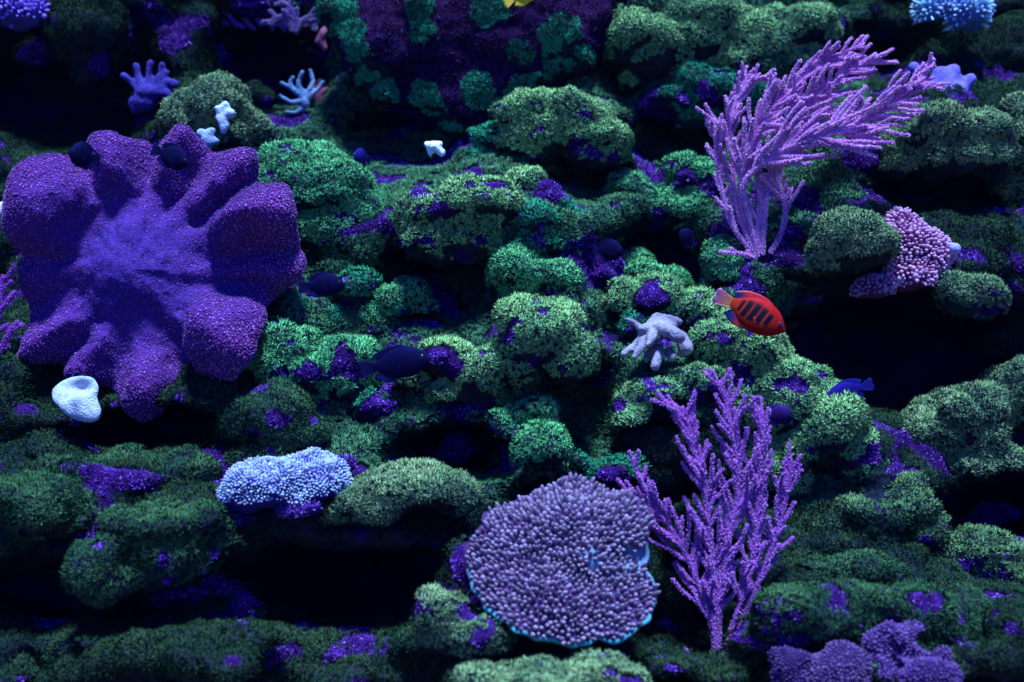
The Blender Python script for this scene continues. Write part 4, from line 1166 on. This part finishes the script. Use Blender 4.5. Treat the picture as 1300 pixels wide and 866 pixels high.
# ------------------------------------------------------------------ fish
def fish(name, label, px, py, y, length, heading, pitch, turn, height, colf, fin_cols, eye=True, fins=True, cat='fish', group=None, thick=.32, tail_spread=1.0, skin=None):
    skin = skin or (M_DARK if name == 'damselfish' else M_FISH)
    """length in px; heading +1 faces right, -1 left; pitch nose-up degrees; turn = yaw towards the viewer (degrees)."""
    k = K(y)
    L = length * k
    root = empty(name, (0, 0, 0))
    tag(root, label, cat, group)
    ns, nq = 120, 48
    s = np.linspace(0, 1, ns)                               # nose 0 .. tail root 1 (body part of the length)
    bl = .80 * L
    prof = np.interp(s, [0, .03, .10, .22, .40, .58, .75, .88, .95, 1], [.03, .22, .50, .80, 1.0, .97, .74, .44, .30, .27]) * height * L * .5
    prof = np.convolve(np.pad(prof, 6, 'edge'), np.ones(13) / 13, 'valid')
    wid = np.interp(s, [0, .05, .15, .35, .6, .85, 1], [.05, .35, .75, 1.0, .75, .3, .12]) * thick * height * L * .5
    mid = np.interp(s, [0, .15, .4, 1], [-.05, -.02, 0, .01]) * height * L
    a = np.linspace(0, 2 * np.pi, nq, endpoint=False)
    X = (.42 - s * .84) * bl + .10 * L
    V = np.stack((np.repeat(X[:, None], nq, 1), wid[:, None] * np.sin(a)[None] * np.abs(np.cos(a * .5 + .0)) ** 0, mid[:, None] + prof[:, None] * np.cos(a)[None]), -1)
    ix = np.arange(ns * nq).reshape(ns, nq)
    nx = np.roll(ix, -1, 1)
    Q = np.stack((ix[:-1], nx[:-1], nx[1:], ix[1:]), -1).reshape(-1, 4)
    vv = V.reshape(-1, 3)
    cap0 = np.concatenate((vv, [[X[0] + .012 * L, 0, mid[0]], [X[-1], 0, mid[-1]]]))
    T0 = np.array([[ix[0, q], ns * nq, nx[0, q]] for q in range(nq)] + [[ix[-1, q], nx[-1, q], ns * nq + 1] for q in range(nq)])
    col = colf((cap0[:, 0] - X[-1]) / (X[0] - X[-1]), cap0[:, 2] / (height * L * .5), cap0)
    def put(nm, v, f, c, mat, parent):
        me = mesh_data(nm, v, f, c)
        o = bpy.data.objects.new(nm, me)
        me.materials.append(mat)
        COL.objects.link(o)
        o.parent = parent
        return o
    put('body', cap0, [Q, T0], col, skin, root)
    def fin(nm, base, tip, c0, c1, t=.006):
        """Fin between a base line and an outer line (lists of x,z in lengths), with real thickness."""
        n = 14
        b = crom([(q[0], q[1]) for q in base], n) * L
        e = crom([(q[0], q[1]) for q in tip], n) * L
        m = 6
        g = np.linspace(0, 1, m)
        pts = b[None] * (1 - g)[:, None, None] + e[None] * g[:, None, None]
        rays = (np.arange(n) % 2) * .25 + .75
        tt = (t * (1 - g) ** .8 + .0012)[:, None] * L * rays[None]
        A = np.stack((pts[..., 0], -tt, pts[..., 1]), -1).reshape(-1, 3)
        B = np.stack((pts[..., 0], tt, pts[..., 1]), -1).reshape(-1, 3)
        i2 = np.arange(m * n).reshape(m, n)
        f = np.stack((i2[:-1, :-1], i2[:-1, 1:], i2[1:, 1:], i2[1:, :-1]), -1).reshape(-1, 4)
        rim = np.concatenate((np.stack((i2[-1, :-1], i2[-1, 1:], i2[-1, 1:] + m * n, i2[-1, :-1] + m * n), -1),
                              np.stack((i2[:-1, 0], i2[1:, 0], i2[1:, 0] + m * n, i2[:-1, 0] + m * n), -1), np.stack((i2[:-1, -1], i2[1:, -1], i2[1:, -1] + m * n, i2[:-1, -1] + m * n), -1)))
        gg = np.repeat(g, n)[:, None]
        ss = np.tile(np.linspace(0, 1, n), m)[:, None]
        c = (np.array(c0) * (1 - gg) + np.array(c1) * gg) if not callable(c0) else c0(gg, ss)
        return put(nm, np.concatenate((A, B)), np.concatenate((f, f[:, ::-1] + m * n, rim)), np.concatenate((c, c)), M_DARK if skin is M_DARK else M_FIN, root)
    h = height * .5
    x_tail = (.42 - .84) * .80 + .10
    fin('tail_fin', [(x_tail + .03, .24 * h), (x_tail + .02, 0), (x_tail + .03, -.24 * h)],
        [(x_tail - .17, .62 * h * tail_spread), (x_tail - .20, .3 * h), (x_tail - .185, 0), (x_tail - .20, -.3 * h), (x_tail - .17, -.62 * h * tail_spread)], *fin_cols['tail'])
    fin('dorsal_fin', [(.24, .62 * h), (.10, .82 * h), (-.06, .66 * h), (-.18, .22 * h)], [(.25, .84 * h), (.08, 1.13 * h), (-.12, 1.02 * h), (-.26, .64 * h)], *fin_cols['dorsal'])
    fin('anal_fin', [(.06, -.82 * h), (-.06, -.66 * h), (-.18, -.22 * h)], [(.05, -1.00 * h), (-.11, -1.06 * h), (-.26, -.70 * h)], *fin_cols['anal'])
    pf = fin('pectoral_fin', [(.19, -.12 * h), (.18, -.30 * h)], [(.08, -.08 * h), (.06, -.25 * h), (.09, -.44 * h)], *fin_cols['pectoral'])
    pf.location = (0, -thick * height * L * .5 * .86 * heading, 0)
    pf.rotation_euler = (0, 0, math.radians(5 * heading))
    if eye:
        for sd in (-1, 1):
            ev, ef = ico(2)
            er = .030 * L
            ex_ = X[15]
            ey = sd * wid[15] * .90
            e = put('eye', ev * er * np.array((1, .55, 1)) + np.array((ex_, ey, mid[15] + prof[15] * .30)), ef, np.tile(fin_cols.get('eye', (.01, .01, .03)), (len(ev), 1)), M_EYE, root)
    c = P(px, py, y)
    root.location = tuple(c)
    M = Matrix.Rotation(0 if heading > 0 else math.pi, 3, 'Z')
    R_ = Matrix.Rotation(math.radians(-turn) * heading, 3, 'Z') @ Matrix.Rotation(math.radians(-pitch) * heading, 3, 'Y') @ M
    root.rotation_euler = R_.to_euler()
    return root

def flame(x, z, v):
    c = np.tile((.36, .007, .004), (len(x), 1))
    up = np.clip((z - .25) * 2.2, 0, 1)[:, None]
    mid = np.clip(1 - np.abs(z + .05) * 1.5, 0, 1)[:, None] * np.clip((.80 - x) * 6, 0, 1)[:, None]
    c = c * (1 - .5 * mid) + np.array((.58, .055, .010)) * .5 * mid
    c = c * (1 - .5 * up) + np.array((.50, .006, .012)) * .5 * up
    for sx, w_, lo, hi in [(.67, .032, -.40, .44), (.54, .036, -.56, .60), (.41, .038, -.56, .68), (.28, .034, -.52, .66), (.17, .020, -.3, .54)]:
        q = np.abs(x - sx - .05 * z) / (w_ * 1.25)
        m = (np.clip(2.4 - 1.6 * q, 0, 1) * np.clip((z - lo) * 9, 0, 1) * np.clip((hi - z) * 9, 0, 1))[:, None]
        c = c * (1 - m) + np.array((.010, .004, .012)) * m
    return c
fish('angelfish', 'small flame-red angelfish with black bars swimming right of centre', 952, 396, -.14, 114, 1, -27, 6, .39, flame,
     dict(tail=((.60, .16, .02), (.22, .05, .16)), dorsal=(lambda g, s: np.array((.60, .015, .02)) * (1 - np.clip((s - .70) * 6, 0, 1) * np.clip(g * 2.5, 0, 1)) + np.array((.012, .008, .05)) * np.clip((s - .70) * 6, 0, 1) * np.clip(g * 2.5, 0, 1), None),
          anal=(lambda g, s: np.array((.50, .02, .015)) * (1 - np.clip((s - .45) * 4, 0, 1) * np.clip(g * 3, 0, 1)) + np.array((.02, .015, .12)) * np.clip((s - .45) * 4, 0, 1) * np.clip(g * 3, 0, 1), None),
          pectoral=((.46, .02, .008), (.48, .03, .010)), eye=(.02, .02, .07)), thick=.42, tail_spread=.8)

def plain(c, c2):
    def f(x, z, v):
        w = np.clip(.5 + z * .6 + (fbm(v * 120, 3, 2) - .5), 0, 1)[:, None]
        return np.array(c) * (1 - w) + np.array(c2) * w
    return f
NAVY, NAVY2 = (.0025, .0018, .022), (.004, .003, .036)
DFIN = dict(tail=(NAVY, (.008, .006, .05)), dorsal=(NAVY, NAVY2), anal=(NAVY, (.015, .015, .11)), pectoral=(NAVY2, (.012, .01, .09)), eye=(.01, .01, .02))
G = 'dark fish swimming over the reef'
fish('damselfish', 'dark blue slanting fish over the upper lobes of the big purple coral', 216, 198, -.13, 66, 1, -22, 15, .46, plain(NAVY, NAVY2), DFIN, group=G, thick=.4)
fish('damselfish', 'dark round fish seen end-on over the upper left lobe of the big purple coral', 107, 198, -.13, 52, -1, 8, 55, .62, plain(NAVY, NAVY2), DFIN, group=G, thick=.4)
fish('damselfish', 'dark blue fish touching the right tip of the big purple coral', 408, 362, -.10, 70, 1, 4, 10, .42, plain(NAVY, NAVY2), DFIN, group=G, thick=.4)
fish('damselfish', 'long dark blue fish beside the rock with a maroon patch', 500, 462, -.14, 112, 1, 10, 14, .36, plain(NAVY, NAVY2), DFIN, group=G, thick=.4)
fish('damselfish', 'dark blue fish at the mouth of the central cave by the violet ridge', 772, 318, -.02, 46, 1, 0, 20, .58, plain(NAVY, NAVY2), DFIN, group=G, thick=.4)
fish('damselfish', 'dark stubby fish left of the upper sea fan foot', 873, 303, .04, 36, -1, 40, 30, .62, plain(NAVY, NAVY2), DFIN, group=G, thick=.4)
BL = dict(tail=((.012, .008, .12), (.01, .008, .1)), dorsal=((.012, .008, .13), (.012, .008, .14)), anal=((.01, .006, .1), (.012, .008, .14)), pectoral=((.015, .01, .14), (.015, .01, .14)))
fish('damselfish', 'blue-violet fish gliding nose-down in the black cave at the right', 1078, 497, -.10, 78, -1, -18, 8, .36, plain((.008, .005, .08), (.014, .007, .14)), BL, group=G, thick=.4)
fish('damselfish', 'small violet fish right above the tip of the lower sea fan', 986, 527, -.17, 46, 1, 20, 25, .50, plain((.025, .008, .08), (.04, .012, .12)), dict(BL), group=G, thick=.4)
fish('damselfish', 'faint navy fish hovering in the dark hollow above the large green dome', 460, 200, .20, 34, -1, 10, 50, .64, plain((.012, .008, .10), (.02, .01, .16)), DFIN, group=G, thick=.4)
YF = dict(tail=((.8, .5, .02), (.8, .5, .04)), dorsal=((.8, .5, .02), (.75, .45, .03)), anal=((.8, .5, .02), (.8, .5, .02)), pectoral=((.8, .5, .02), (.8, .5, .02)))
fish('yellow_fish', 'bright yellow fish mostly cut off by the top edge', 664, -8, .20, 64, 1, 26, 0, .42, plain((.80, .46, .015), (.82, .56, .03)), YF, thick=.4)



# ------------------------------------------------------------------ the water itself
hv = np.array([[x, y, z] for x in (-4, 4) for y in (-4.5, 4) for z in (-1.8, .75)], float)
hf = np.array([[0, 1, 3, 2], [4, 6, 7, 5], [0, 4, 5, 1], [2, 3, 7, 6], [0, 2, 6, 4], [1, 5, 7, 3]])
hm = bpy.data.materials.new('water_haze')
hm.use_nodes = True
hn, hl = hm.node_tree.nodes, hm.node_tree.links
hn.clear()
pv = hn.new('ShaderNodeVolumePrincipled')
pv.inputs['Density'].default_value = .0012
pv.inputs['Color'].default_value = (.06, .2, .95, 1)
mo = hn.new('ShaderNodeOutputMaterial')
hl.new(pv.outputs[0], mo.inputs['Volume'])
tag(link('haze', mesh_data('haze', hv, hf), hm), kind='stuff')
